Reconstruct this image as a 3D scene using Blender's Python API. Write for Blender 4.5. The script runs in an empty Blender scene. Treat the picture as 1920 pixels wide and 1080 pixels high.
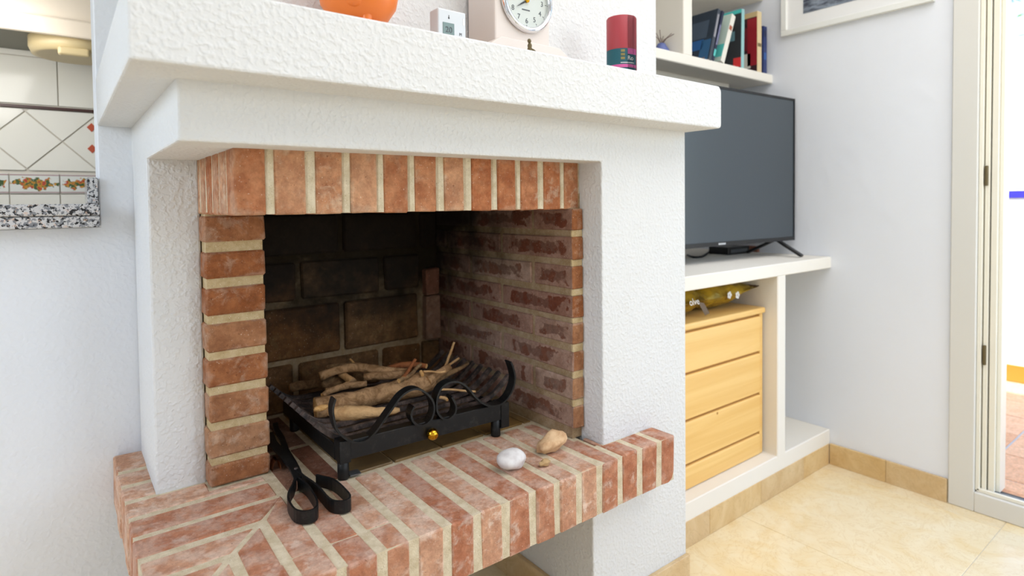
import bpy, bmesh, math, random
from mathutils import Vector, Matrix, noise

random.seed(7)
SC = bpy.context.scene
COL = SC.collection
PI = math.pi

# ------------------------------------------------------------------ camera
CP = Vector((0.0478, -1.04, 0.6173))
YAW, PITCH, ROLL, FPX, SHY = 0.6547, -0.0295, -0.0112, 1104.9, -126.24


def cam_axes():
    cy, sy = math.cos(YAW), math.sin(YAW)
    fw = Vector((sy * math.cos(PITCH), cy * math.cos(PITCH), math.sin(PITCH)))
    r = Vector((cy, -sy, 0))
    u = r.cross(fw)
    c, s = math.cos(ROLL), math.sin(ROLL)
    return c * r + s * u, -s * r + c * u, fw


CR, CU, CF = cam_axes()
cd = bpy.data.cameras.new('camera')
cam = bpy.data.objects.new('camera', cd)
COL.objects.link(cam)
cam.matrix_world = Matrix(((CR.x, CU.x, -CF.x, CP.x), (CR.y, CU.y, -CF.y, CP.y), (CR.z, CU.z, -CF.z, CP.z), (0, 0, 0, 1)))
cd.sensor_width = 36.0
cd.lens = FPX / 1920 * 36
cd.shift_y = SHY / 1920
cd.clip_start = 0.02
cd.dof.use_dof = True
cd.dof.focus_distance = 1.30
cd.dof.aperture_fstop = 2.8
SC.camera = cam


def P(px, py, **k):
    """measured point: where the sight line of a photo pixel meets the plane X=, Y= or Z="""
    d = CR * ((px - 960) / FPX) + CU * ((540 + SHY - py) / FPX) + CF
    a, v = next(iter(k.items()))
    i = 'XYZ'.index(a)
    return CP + d * ((v - CP[i]) / d[i])


# ------------------------------------------------------------------ world, sun, lights, exposure
SC.view_settings.view_transform = 'Standard'
SC.view_settings.look = 'None'
SC.view_settings.gamma = 1.0
SC.view_settings.use_curve_mapping = False
SC.view_settings.exposure = 0.25

w = bpy.data.worlds.new('world')
SC.world = w
w.use_nodes = True
wn = w.node_tree.nodes
wl = w.node_tree.links
sky = wn.new('ShaderNodeTexSky')
sky.sky_type = 'NISHITA'
sky.sun_disc = False
sky.sun_elevation = math.radians(58)
sky.sun_rotation = math.radians(250)
wl.new(sky.outputs[0], wn['Background'].inputs[0])
wn['Background'].inputs[1].default_value = 0.5


XLW = -1.56


def add_light(name, kind, loc, target, energy, size=None, size_y=None, color=(1, 1, 1)):
    ld = bpy.data.lights.new(name, kind)
    o = bpy.data.objects.new(name, ld)
    COL.objects.link(o)
    o.location = loc
    o.rotation_euler = (Vector(target) - Vector(loc)).to_track_quat('-Z', 'Y').to_euler()
    ld.energy = energy
    ld.color = color
    if kind == 'AREA':
        ld.shape = 'RECTANGLE'
        ld.size = size
        ld.size_y = size_y
    if kind == 'SUN':
        ld.angle = math.radians(0.6)
    return o


add_light('sun_light', 'SUN', (0, 0, 6), (1.15, 0.35, 6 - 2.1), 7.0, color=(1.0, 0.95, 0.87))
# added, unseen fill panels: rear, left, kitchen, and one for ceiling bounce
add_light('rear_fill_light', 'AREA', (1.95, -3.05, 0.9), (1.2, 0, 0.1), 13, 1.1, 1.5, (0.93, 0.97, 1.0))  # added frontal fill from behind the camera
add_light('ceiling_bounce_light', 'AREA', (1.35, -1.35, 2.34), (1.35, -1.35, 0), 36, 2.3, 2.4, (0.98, 0.98, 1.0))  # added panel standing in for light bounced off the ceiling
add_light('left_fill_light', 'AREA', (XLW, -0.05, 1.25), (1.0, -0.05, 1.15), 8, 1.2, 0.9, (0.86, 0.93, 1.0))  # added cool fill for faces turned left, no source known there
add_light('kitchen_fill_light', 'AREA', (-0.25, 1.12, 1.1), (0, 1.5, 0.75), 2.1, 0.5, 0.3, (1.0, 0.97, 0.92))  # added to brighten the kitchen, no such source in view


# ------------------------------------------------------------------ materials
def lin(*c):
    return tuple((v / 255 / 12.92 if v / 255 <= 0.04045 else ((v / 255 + 0.055) / 1.055) ** 2.4) for v in c) + (1.0,)


class Mat:
    """a small wrapper for building node materials"""
    def __init__(self, name, rough=0.6, metal=0.0, col=None, spec=None):
        self.m = bpy.data.materials.new(name)
        self.m.use_nodes = True
        self.n = self.m.node_tree.nodes
        self.l = self.m.node_tree.links
        self.b = self.n['Principled BSDF']
        self.b.inputs['Roughness'].default_value = rough
        self.b.inputs['Metallic'].default_value = metal
        if spec is not None:
            self.b.inputs['Specular IOR Level'].default_value = spec
        if col:
            self.b.inputs['Base Color'].default_value = col
        self._tc = None

    def coord(self, kind='Object', scale=None):
        if not self._tc:
            self._tc = self.n.new('ShaderNodeTexCoord')
        o = self._tc.outputs[kind]
        if scale:
            mp = self.n.new('ShaderNodeMapping')
            mp.inputs['Scale'].default_value = scale
            self.l.new(o, mp.inputs[0])
            o = mp.outputs[0]
        return o

    def noise(self, scale, detail=3, rough=0.5, co=None, dist=0.0):
        t = self.n.new('ShaderNodeTexNoise')
        t.inputs['Scale'].default_value = scale
        t.inputs['Detail'].default_value = detail
        t.inputs['Roughness'].default_value = rough
        t.inputs['Distortion'].default_value = dist
        self.l.new(co or self.coord(), t.inputs['Vector'])
        return t.outputs['Fac']

    def ramp(self, f, a, b, va=0.0, vb=1.0):
        r = self.n.new('ShaderNodeMapRange')
        r.interpolation_type = 'SMOOTHSTEP'
        r.inputs[1].default_value = a
        r.inputs[2].default_value = b
        r.inputs[3].default_value = va
        r.inputs[4].default_value = vb
        self.l.new(f, r.inputs[0])
        return r.outputs[0]

    def math(self, op, a, b=None):
        n = self.n.new('ShaderNodeMath')
        n.operation = op
        for i, v in enumerate((a, b)):
            if v is None:
                continue
            if isinstance(v, (int, float)):
                n.inputs[i].default_value = v
            else:
                self.l.new(v, n.inputs[i])
        return n.outputs[0]

    def mix(self, f, a, b, blend='MIX'):
        n = self.n.new('ShaderNodeMix')
        n.data_type = 'RGBA'
        n.blend_type = blend
        for i, v in ((0, f), (6, a), (7, b)):
            if isinstance(v, (int, float, tuple)):
                n.inputs[i].default_value = v
            else:
                self.l.new(v, n.inputs[i])
        return n.outputs[2]

    def rand(self):
        n = self.n.new('ShaderNodeObjectInfo')
        return n.outputs['Random']

    def hsv(self, c, h=0.5, s=1.0, v=1.0):
        n = self.n.new('ShaderNodeHueSaturation')
        for k, x in (('Hue', h), ('Saturation', s), ('Value', v)):
            if isinstance(x, (int, float)):
                n.inputs[k].default_value = x
            else:
                self.l.new(x, n.inputs[k])
        if isinstance(c, tuple):
            n.inputs['Color'].default_value = c
        else:
            self.l.new(c, n.inputs['Color'])
        return n.outputs[0]

    def color(self, c):
        if isinstance(c, tuple):
            self.b.inputs['Base Color'].default_value = c
        else:
            self.l.new(c, self.b.inputs['Base Color'])
        return self

    def rough(self, f):
        self.l.new(f, self.b.inputs['Roughness'])

    def sep(self, co=None):
        s = self.n.new('ShaderNodeSeparateXYZ')
        self.l.new(co or self.coord(), s.inputs[0])
        return s.outputs

    def bump(self, h, strength=0.5, dist=0.002):
        n = self.n.new('ShaderNodeBump')
        n.inputs['Strength'].default_value = strength
        n.inputs['Distance'].default_value = dist
        self.l.new(h, n.inputs['Height'])
        self.l.new(n.outputs[0], self.b.inputs['Normal'])
        return self


def flat(name, rgb, rough=0.5, metal=0.0, spec=None):
    return Mat(name, rough, metal, lin(*rgb), spec).m


def plaster_mat(name, rgb, scale, dist, strength=0.7):
    m = Mat(name, 0.85, spec=0.25)
    a = m.noise(scale, 1.0, 0.4, dist=0.25)
    b = m.noise(scale * 0.33, 2.0, 0.5)
    h = m.math('ADD', m.ramp(a, 0.36, 0.80), m.math('MULTIPLY', b, 0.6))
    m.bump(h, strength, dist)
    t = m.noise(3.0, 3)
    m.color(m.mix(m.ramp(t, 0.3, 0.75, 0.0, 0.3), lin(*rgb), lin(rgb[0] - 6, rgb[1] - 7, rgb[2] - 9)))
    return m.m


def brick_mat(name, dark, light, pale, pale_amt=0.5, soot=False, patch=False, val=1.0, film=0.0):
    m = Mat(name, 0.82, spec=0.25)
    co = m.coord()
    n1 = m.noise(24, 8, 0.66)
    c = m.mix(m.ramp(n1, 0.34, 0.68), lin(*dark), lin(*light))
    n2 = m.noise(34, 7, 0.68, dist=0.4)
    n2b = m.noise(9, 3, 0.5)
    pm = m.math('MULTIPLY', m.ramp(n2, 0.50, 0.66), m.ramp(n2b, 0.40, 0.62))
    c = m.mix(m.math('MULTIPLY', pm, pale_amt), c, lin(*pale))
    if patch:
        g = m.sep(m.coord('Generated'))
        w1 = m.noise(26, 4, 0.55)
        dy = m.math('ABSOLUTE', m.math('SUBTRACT', g[1], 0.5))
        dz = m.math('ABSOLUTE', m.math('SUBTRACT', g[2], 0.5))
        e = m.math('MAXIMUM', m.math('MULTIPLY', dy, 1.15), m.math('MULTIPLY', dz, 1.35))
        e = m.math('ADD', e, m.math('MULTIPLY', m.math('SUBTRACT', w1, 0.5), 1.1))
        rim = m.ramp(e, 0.32, 0.40)
        core = m.mix(m.ramp(w1, 0.42, 0.5), lin(106, 54, 34), lin(112, 78, 64))
        haze = m.mix(m.ramp(n1, 0.35, 0.65), lin(140, 102, 84), lin(162, 128, 110))
        c = m.mix(0.82, c, m.mix(rim, core, haze))
    if film:                                        # lime film that creeps in from the joints
        g = m.sep(m.coord('Generated'))
        ex = m.math('ABSOLUTE', m.math('SUBTRACT', g[0], 0.5))
        ez = m.math('ABSOLUTE', m.math('SUBTRACT', g[2], 0.5))
        e = m.math('ADD', m.math('MAXIMUM', ex, ez), m.math('MULTIPLY', m.math('SUBTRACT', m.noise(22, 5, 0.6), 0.5), 0.75))
        c = m.mix(m.ramp(e, 0.42, 0.56, 0, film), c, lin(*pale))
    r = m.rand()
    c = m.hsv(c, m.ramp(r, 0, 1, 0.499, 0.512), m.ramp(r, 0, 1, 1.0, 0.84), m.ramp(r, 0, 1, 0.86 * val, 1.10 * val))
    c = m.hsv(c, 0.5, 1.0, m.ramp(m.noise(85, 6, 0.7), 0.3, 0.7, 0.84, 1.14))
    pit = m.noise(130, 3, 0.6)
    c = m.mix(m.ramp(pit, 0.34, 0.27, 0, 0.55), c, lin(dark[0] * .62, dark[1] * .55, dark[2] * .5))
    sp = m.noise(260, 2, 0.5)
    c = m.mix(m.ramp(sp, 0.70, 0.74, 0, 0.75), c, lin(222, 200, 178))
    c = m.mix(m.ramp(sp, 0.30, 0.26, 0, 0.65), c, lin(84, 58, 46))
    if soot:
        c = soot_over(m, c)
    m.color(c)
    h = m.math('ADD', m.math('MULTIPLY', n2, 0.7), m.math('MULTIPLY', m.noise(140, 4, 0.65), 0.5))
    m.bump(h, 0.85, 0.004)
    return m.m


def soot_over(m, c):
    """smoke deposit: thickest on the upper back of the fire chamber, where the smoke goes"""
    s = m.sep()
    f = m.math('ADD', m.math('MULTIPLY', s[2], 1.25), m.math('MULTIPLY', m.math('SUBTRACT', s[1], 0.45), 1.15))
    f = m.math('ADD', f, m.math('MULTIPLY', m.math('SUBTRACT', m.noise(7, 5, 0.6), 0.5), 0.9))
    return m.mix(m.ramp(f, 0.36, 0.92, 0.0, 0.95), c, lin(20, 17, 13))


def mortar_mat(name, rgb, soot=False):
    m = Mat(name, 0.95, spec=0.1)
    n1 = m.noise(45, 5, 0.6)
    c = m.mix(m.ramp(n1, 0.3, 0.7), lin(*rgb), lin(rgb[0] - 22, rgb[1] - 25, rgb[2] - 29))
    sp = m.noise(420, 2, 0.6)
    c = m.mix(m.ramp(sp, 0.66, 0.70, 0, 0.6), c, lin(246, 240, 226))
    c = m.mix(m.ramp(sp, 0.33, 0.29, 0, 0.7), c, lin(120, 104, 86))
    if soot:
        c = soot_over(m, c)
    m.color(c)
    m.bump(m.math('ADD', n1, m.math('MULTIPLY', sp, 0.6)), 0.8, 0.003)
    return m.m


def wood_mat(name, a, b, scale=(3, 40, 40), rough=0.45, bump=0.0):
    m = Mat(name, rough)
    co = m.coord('Object', scale)
    n = m.noise(1.0, 5, 0.6, co, 0.8)
    m.color(m.mix(m.ramp(n, 0.3, 0.72), lin(*a), lin(*b)))
    if bump:
        m.bump(n, bump, 0.003)
    return m.m


def bark_mat(name, a, b, sc=30):
    m = Mat(name, 0.85, spec=0.2)
    co = m.coord('Object')
    n = m.noise(sc, 7, 0.7, co, 1.0)
    n2 = m.noise(sc * 5, 4, 0.6, co)
    c = m.mix(m.ramp(n, 0.36, 0.64), lin(*a), lin(*b))
    c = m.mix(m.ramp(n2, 0.62, 0.72, 0, 0.6), c, lin(a[0] * .55, a[1] * .5, a[2] * .45))
    m.color(c)
    m.bump(m.math('ADD', n, m.math('MULTIPLY', n2, 0.6)), 1.0, 0.004)
    return m.m


def marble_mat(name, a, b, v, rough=0.16):
    m = Mat(name, rough)
    co = m.coord()
    n1 = m.noise(5, 6, 0.62, co, 1.6)
    n2 = m.noise(11, 8, 0.65, co, 2.2)
    c = m.mix(m.ramp(n1, 0.32, 0.70), lin(*a), lin(*b))
    vein = m.math('ABSOLUTE', m.math('SUBTRACT', n2, 0.5))
    c = m.mix(m.ramp(vein, 0.03, 0.0, 0, 0.3), c, lin(*v))
    r = m.rand()
    c = m.hsv(c, 0.5, m.ramp(r, 0, 1, 0.94, 1.06), m.ramp(r, 0, 1, 0.97, 1.02))
    m.color(c)
    return m.m


M = {}
M['stucco'] = plaster_mat('white_stucco', (224, 223, 220), 115, 0.004, 0.36)
M['wall'] = plaster_mat('white_wall_plaster', (234, 236, 239), 90, 0.003, 0.22)
M['smooth'] = plaster_mat('smooth_wall_plaster', (236, 238, 242), 22, 0.0022, 0.25)
M['paint'] = plaster_mat('cream_painted_masonry', (240, 234, 222), 12, 0.001, 0.2)
M['brick'] = brick_mat('hearth_brick', (174, 108, 76), (198, 136, 102), (216, 186, 166), 0.8, film=0.5)
M['brick_lintel'] = brick_mat('lintel_brick', (164, 94, 54), (196, 128, 84), (206, 174, 144), 0.65, film=0.3)
M['brick_column'] = brick_mat('column_brick', (142, 82, 42), (170, 106, 62), (194, 158, 132), 0.5, film=0.45)
M['brick_inner'] = brick_mat('firebox_side_brick', (118, 68, 46), (140, 88, 66), (156, 122, 104), 0.5, soot=True, patch=True, val=1.18)
M['firebrick'] = brick_mat('firebox_back_brick', (92, 60, 28), (126, 84, 44), (136, 104, 60), 0.5, soot=True, val=1.2)
M['brick_floor'] = brick_mat('firebox_floor_brick', (126, 82, 60), (148, 102, 80), (172, 144, 126), 0.4)
M['mortar'] = mortar_mat('pale_mortar', (222, 208, 180))
M['mortar_col'] = mortar_mat('column_mortar', (206, 184, 144))
M['mortar_in'] = mortar_mat('firebox_mortar', (178, 154, 122), soot=True)
M['tile_fire'] = marble_mat('brown_firebox_tile', (118, 92, 54), (138, 110, 66), (84, 62, 36), 0.35)
m_ = Mat('black_wrought_iron', 0.42, 0.3, lin(26, 26, 26))
m_.color(m_.mix(m_.ramp(m_.noise(60, 5, 0.7), 0.52, 0.72, 0, 0.6), lin(24, 25, 25), lin(58, 56, 52)))
m_.bump(m_.noise(120, 3), 0.25, 0.001)
M['iron'] = m_.m
m_ = Mat('worn_grate_iron', 0.5, 0.2, lin(40, 34, 31))
m_.color(m_.mix(m_.ramp(m_.noise(40, 5, 0.7), 0.4, 0.7), lin(46, 40, 38), lin(112, 96, 88)))
M['iron_worn'] = m_.m
M['steel'] = flat('bare_steel', (120, 126, 130), 0.4, 0.8)
M['brass'] = flat('polished_brass', (214, 160, 44), 0.12, 1.0)
M['bark'] = bark_mat('brown_bark', (132, 98, 64), (188, 148, 106))
M['bark_dark'] = bark_mat('dark_bark', (104, 78, 52), (152, 120, 84))
M['driftwood'] = bark_mat('bare_tan_wood', (190, 146, 96), (218, 176, 124), 22)
M['cutwood'] = bark_mat('fresh_cut_wood', (206, 150, 86), (230, 184, 120), 60)
M['redbark'] = bark_mat('red_brown_bark', (128, 74, 42), (164, 100, 60), 26)
M['marble'] = marble_mat('cream_marble', (244, 228, 192), (238, 214, 166), (214, 180, 122))
M['marble_base'] = marble_mat('beige_marble_skirting', (224, 196, 148), (210, 176, 124), (186, 150, 104), 0.25)
M['pine'] = wood_mat('honey_pine', (246, 204, 128), (236, 188, 108), (1.2, 10, 26), 0.4)
M['pine_dark'] = flat('pine_gap_shade_and_knot', (176, 122, 52), 0.6)  # darker pine: painted shade of the drawer gaps, also the knot
m_ = Mat('granite', 0.2)
n1 = m_.noise(120, 3, 0.55)
c_ = m_.mix(m_.ramp(n1, 0.43, 0.47), lin(28, 28, 30), lin(206, 204, 202))
c_ = m_.mix(m_.ramp(m_.noise(90, 3, 0.6, dist=0.5), 0.60, 0.64, 0, 0.7), c_, lin(214, 186, 166))
c_ = m_.mix(m_.ramp(m_.noise(150, 2, 0.5), 0.55, 0.58, 0, 0.85), c_, lin(120, 122, 126))
m_.color(c_)
M['granite'] = m_.m
M['frame_white'] = flat('white_lacquer', (238, 237, 230), 0.4)
M['frame_cream'] = flat('cream_door_frame', (238, 232, 214), 0.35)
M['frame_shaded'] = flat('shaded_door_frame', (222, 219, 210), 0.5)  # greyer than the leaf stiles, the jamb's shade put into the colour
M['black_plastic'] = flat('black_plastic', (22, 22, 24), 0.35)
M['dark_metal'] = flat('dark_gap', (60, 58, 54), 0.6)
M['tv_screen'] = flat('dark_screen_glass', (66, 74, 80), 0.30)
M['silver'] = flat('silver_print', (200, 202, 204), 0.3, 0.3)
M['chrome'] = flat('chrome', (225, 226, 228), 0.06, 1.0)
M['clock_body'] = flat('cream_clock_paint', (224, 212, 202), 0.5)
M['dial'] = flat('clock_dial', (204, 208, 200), 0.4)
M['ink'] = flat('black_ink', (40, 42, 44), 0.5)
M['ink_grey'] = flat('grey_ink', (84, 88, 90), 0.5)
M['wax'] = flat('burgundy_wax', (166, 56, 64), 0.5)
M['wax_top'] = flat('pale_red_wax', (206, 96, 92), 0.45)
M['teal_paper'] = flat('teal_paper', (52, 116, 128), 0.5)
M['pink_paper'] = flat('pink_paper', (250, 120, 190), 0.5)
M['white_paper'] = flat('white_paper', (240, 238, 234), 0.5)
M['gold_paper'] = flat('gold_print', (176, 160, 92), 0.4)
m_ = Mat('cellophane', 0.05)
m_.b.inputs['Transmission Weight'].default_value = 1.0
m_.b.inputs['IOR'].default_value = 1.02
m_.color((0.97, 0.97, 0.97, 1))
M['film'] = m_.m
M['wick'] = flat('wick', (120, 90, 80), 0.8)
M['orange'] = flat('orange_glaze', (232, 122, 44), 0.35)
M['therm'] = flat('white_plastic', (212, 215, 216), 0.45)
M['lcd'] = flat('grey_green_lcd', (118, 138, 134), 0.3)
M['bronze'] = flat('dull_bronze', (104, 90, 58), 0.5, 0.4)
m_ = Mat('white_quartz', 0.55)
m_.color(m_.mix(m_.ramp(m_.noise(40, 5), 0.4, 0.7), lin(226, 221, 215), lin(206, 198, 192)))
m_.bump(m_.noise(60, 4), 0.25, 0.002)
M['stone_white'] = m_.m
m_ = Mat('tan_limestone', 0.8)
m_.color(m_.mix(m_.ramp(m_.noise(35, 6, 0.65), 0.38, 0.66), lin(222, 186, 142), lin(196, 152, 108)))
m_.bump(m_.noise(70, 5, 0.65), 0.7, 0.003)
M['stone_tan'] = m_.m
M['stone_small'] = flat('yellow_grey_pebble', (186, 152, 104), 0.7)
m_ = Mat('gold_foil_bag', 0.26, 0.45)
m_.color(m_.mix(m_.ramp(m_.noise(14, 3), 0.35, 0.7), lin(184, 152, 36), lin(132, 108, 22)))
m_.bump(m_.noise(24, 4, 0.55, dist=0.8), 0.6, 0.01)
M['foil'] = m_.m
M['foil_dark'] = flat('brown_foil_seal', (78, 50, 28), 0.35, 0.4)
M['foil_inner'] = flat('silver_foil', (170, 160, 150), 0.3, 0.6)
M['kitchen_tile'] = flat('glazed_white_tile', (240, 238, 228), 0.12)
M['grout'] = flat('grey_grout', (214, 208, 196), 0.8)
M['kitchen_trim'] = flat('dark_red_trim_tile', (70, 40, 36), 0.3)
M['cabinet'] = flat('cream_cabinet', (240, 226, 206), 0.35)
M['hood_grey'] = flat('hood_grey', (120, 118, 104), 0.5)
M['ring'] = flat('cream_plastic', (216, 196, 150), 0.4)
m_ = Mat('fruit_border_tile', 0.15)
g_ = m_.sep(m_.coord('Generated'))
blob = m_.math('ADD', m_.math('ABSOLUTE', m_.math('SUBTRACT', g_[2], 0.5)), m_.math('MULTIPLY', m_.math('SUBTRACT', m_.noise(70, 3), 0.5), 0.9))
blob = m_.math('ADD', blob, m_.math('MULTIPLY', m_.math('POWER', m_.math('ABSOLUTE', m_.math('SUBTRACT', g_[0], 0.5)), 2.0), 1.1))
n_ = m_.noise(90, 2)
fr_ = m_.mix(m_.ramp(n_, 0.44, 0.48), lin(64, 92, 50), m_.mix(m_.ramp(n_, 0.55, 0.57), lin(196, 140, 44), lin(180, 66, 48)))
c_ = m_.mix(m_.ramp(blob, 0.30, 0.26), lin(226, 228, 222), fr_)
edge_ = m_.math('ABSOLUTE', m_.math('SUBTRACT', g_[2], 0.5))
c_ = m_.mix(m_.ramp(edge_, 0.40, 0.42), c_, lin(178, 150, 150))
c_ = m_.mix(m_.ramp(edge_, 0.47, 0.475), c_, lin(228, 228, 224))
m_.color(c_)
M['fruit_tile'] = m_.m
m_ = Mat('red_motif_tile', 0.12, 0, lin(196, 92, 66))
M['motif'] = m_.m
M['terracotta'] = brick_mat('terrace_tile', (218, 146, 98), (228, 160, 112), (236, 194, 158), 0.4)
M['terr_grout'] = flat('pale_blue_grout', (188, 188, 186), 0.8)
M['orange_tile'] = flat('orange_glazed_skirting', (214, 126, 46), 0.3)
M['blue_tile'] = flat('cobalt_glazed_tile', (58, 52, 170), 0.2)
M['outwall'] = plaster_mat('white_limewash', (244, 242, 236), 60, 0.002, 0.4)
M['leaf'] = flat('leaf_green', (96, 120, 60), 0.6)
M['photo_sea'] = None
m_ = Mat('grey_sea_photo', 0.3)
c_ = m_.mix(m_.ramp(m_.noise(9, 6, 0.65, m_.coord('Object', (1, 1.6, 6))), 0.35, 0.68), lin(52, 56, 70), lin(150, 160, 172))
m_.color(c_)
M['photo_sea'] = m_.m
M['blue_ornament'] = flat('blue_ornament', (92, 104, 158), 0.5)
M['dry_plant'] = flat('dry_plant', (96, 66, 58), 0.8)
m_ = Mat('clear_glass', 0.0)
m_.b.inputs['Transmission Weight'].default_value = 1.0
m_.b.inputs['IOR'].default_value = 1.45
M['glass'] = m_.m


# ------------------------------------------------------------------ builders
def link(name, me, mat, parent=None, smooth=False, label=None):
    o = bpy.data.objects.new(name, me)
    COL.objects.link(o)
    if mat:
        for x in (mat if isinstance(mat, (list, tuple)) else [mat]):
            me.materials.append(x)
    if smooth:
        me.polygons.foreach_set('use_smooth', [True] * len(me.polygons))
    if parent:
        o.parent = parent
        if parent.parent is None:
            o.matrix_parent_inverse = parent.matrix_basis.inverted()
    if label:
        o['label'] = label
    return o


def bm_obj(name, bm, mat, parent=None, smooth=False, label=None):
    bmesh.ops.recalc_face_normals(bm, faces=bm.faces[:])
    me = bpy.data.meshes.new(name)
    bm.to_mesh(me)
    bm.free()
    return link(name, me, mat, parent, smooth, label)


def tag(o, label, cat, group=None):
    o['label'] = label
    o['category'] = cat
    if group:
        o['group'] = group
    return o


def structure(o):
    o['kind'] = 'structure'
    return o


def empty(name, loc, label, cat, group=None):
    o = bpy.data.objects.new(name, None)
    COL.objects.link(o)
    o.location = loc
    o.empty_display_size = 0.05
    return tag(o, label, cat, group)


def bm_box(bm, x0, x1, y0, y1, z0, z1, bev=0.0, seg=1, jit=0.0, mtx=None):
    vs = [bm.verts.new((x, y, z)) for z in (z0, z1) for y in (y0, y1) for x in (x0, x1)]
    if jit:
        for v in vs:
            v.co += Vector((random.uniform(-jit, jit), random.uniform(-jit, jit), random.uniform(-jit, jit)))
    fs = [bm.faces.new([vs[i] for i in q]) for q in ((0, 2, 3, 1), (4, 5, 7, 6), (0, 1, 5, 4), (2, 6, 7, 3), (0, 4, 6, 2), (1, 3, 7, 5))]
    if bev:
        es = list({e for f in fs for e in f.edges})
        r = bmesh.ops.bevel(bm, geom=es, offset=bev, segments=seg, affect='EDGES', profile=0.5)
        vs = list({v for f in r['faces'] for v in f.verts} | {v for v in vs if v.is_valid})
    if mtx:
        bmesh.ops.transform(bm, matrix=mtx, verts=vs)
    return vs


def box(name, x0, x1, y0, y1, z0, z1, mat, parent=None, bev=0.0, seg=1, jit=0.0, mtx=None, label=None, smooth=False):
    bm = bmesh.new()
    bm_box(bm, x0, x1, y0, y1, z0, z1, bev, seg, jit, mtx)
    return bm_obj(name, bm, mat, parent, smooth, label)


def bm_prism(bm, poly, a, b, axis='Z', bev=0.0, seg=1, jit=0.0):
    def pt(u, v, t):
        return {'Z': (u, v, t), 'Y': (u, t, v), 'X': (t, u, v)}[axis]
    lo = [bm.verts.new(pt(u, v, a)) for u, v in poly]
    hi = [bm.verts.new(pt(u, v, b)) for u, v in poly]
    if jit:
        for v in lo + hi:
            v.co += Vector((random.uniform(-jit, jit), random.uniform(-jit, jit), random.uniform(-jit, jit)))
    n = len(poly)
    fs = [bm.faces.new(lo[::-1]), bm.faces.new(hi)]
    for i in range(n):
        j = (i + 1) % n
        fs.append(bm.faces.new((lo[i], lo[j], hi[j], hi[i])))
    if bev:
        bmesh.ops.recalc_face_normals(bm, faces=fs)
        es = list({e for f in fs for e in f.edges})
        bmesh.ops.bevel(bm, geom=es, offset=bev, segments=seg, affect='EDGES', profile=0.5)


def prism(name, poly, a, b, mat, parent=None, axis='Z', bev=0.0, seg=1, jit=0.0, label=None):
    bm = bmesh.new()
    bm_prism(bm, poly, a, b, axis, bev, seg, jit)
    return bm_obj(name, bm, mat, parent, False, label)


def bm_sweep(bm, path, wdir, w, t):
    """flat bar of width w along wdir and thickness t, swept along a path"""
    wd = Vector(wdir).normalized()
    rings = []
    for i, p in enumerate(path):
        a = Vector(path[max(i - 1, 0)])
        b = Vector(path[min(i + 1, len(path) - 1)])
        tg = (b - a).normalized()
        n = tg.cross(wd).normalized()
        rings.append([bm.verts.new(Vector(p) + wd * (sx * w / 2) + n * (sy * t / 2)) for sx, sy in ((-1, -1), (1, -1), (1, 1), (-1, 1))])
    for a, b in zip(rings, rings[1:]):
        for k in range(4):
            bm.faces.new((a[k], a[(k + 1) % 4], b[(k + 1) % 4], b[k]))
    bm.faces.new(rings[0][::-1])
    bm.faces.new(rings[-1])


def smooth_path(pts, n=6):
    """Catmull-Rom through the points"""
    pts = [Vector(p) for p in pts]
    out = []
    for i in range(len(pts) - 1):
        p0, p1, p2, p3 = pts[max(i - 1, 0)], pts[i], pts[i + 1], pts[min(i + 2, len(pts) - 1)]
        for k in range(n):
            t = k / n
            out.append(0.5 * ((2 * p1) + (p2 - p0) * t + (2 * p0 - 5 * p1 + 4 * p2 - p3) * t * t + (3 * p1 - p0 - 3 * p2 + p3) * t ** 3))
    out.append(pts[-1])
    return out


def bm_tube(bm, path, radii, seg=8, jit=0.0, cap=True, mat_i=0, cap_i=0, seed=0.0):
    rings = []
    n = len(path)
    ref = None
    for i, p in enumerate(path):
        a, b = Vector(path[max(i - 1, 0)]), Vector(path[min(i + 1, n - 1)])
        tg = (b - a).normalized()
        if ref is None:
            ref = tg.orthogonal().normalized()
        ref = (ref - tg * ref.dot(tg)).normalized()
        bi = tg.cross(ref)
        r = radii[i] if isinstance(radii, (list, tuple)) else radii
        ring = []
        for k in range(seg):
            an = 2 * PI * k / seg
            rr = r * (1 + jit * noise.noise(Vector((i * 0.7 + seed, math.cos(an) * 1.4, math.sin(an) * 1.4 + seed))))
            ring.append(bm.verts.new(Vector(p) + (ref * math.cos(an) + bi * math.sin(an)) * rr))
        rings.append(ring)
    for a, b in zip(rings, rings[1:]):
        for k in range(seg):
            f = bm.faces.new((a[k], a[(k + 1) % seg], b[(k + 1) % seg], b[k]))
            f.material_index = mat_i
            f.smooth = True
    if cap:
        for r in (rings[0][::-1], rings[-1]):
            f = bm.faces.new(r)
            f.material_index = cap_i


def tube(name, path, radii, mat, parent=None, seg=8, jit=0.0, cap_i=0, label=None, seed=0.0):
    bm = bmesh.new()
    bm_tube(bm, path, radii, seg, jit, True, 0, cap_i, seed)
    return bm_obj(name, bm, mat, parent, False, label)


def bm_lathe(bm, prof, seg=24, mtx=None, closed_ends=True):
    rings = []
    for r, z in prof:
        rings.append([bm.verts.new((r * math.cos(2 * PI * k / seg), r * math.sin(2 * PI * k / seg), z)) for k in range(seg)])
    for a, b in zip(rings, rings[1:]):
        for k in range(seg):
            bm.faces.new((a[k], a[(k + 1) % seg], b[(k + 1) % seg], b[k])).smooth = True
    if closed_ends:
        bm.faces.new(rings[0][::-1])
        bm.faces.new(rings[-1])
    if mtx:
        bmesh.ops.transform(bm, matrix=mtx, verts=[v for r in rings for v in r])


def lathe(name, prof, mat, parent=None, seg=24, mtx=None, label=None):
    bm = bmesh.new()
    bm_lathe(bm, prof, seg, mtx)
    return bm_obj(name, bm, mat, parent, False, label)


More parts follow.
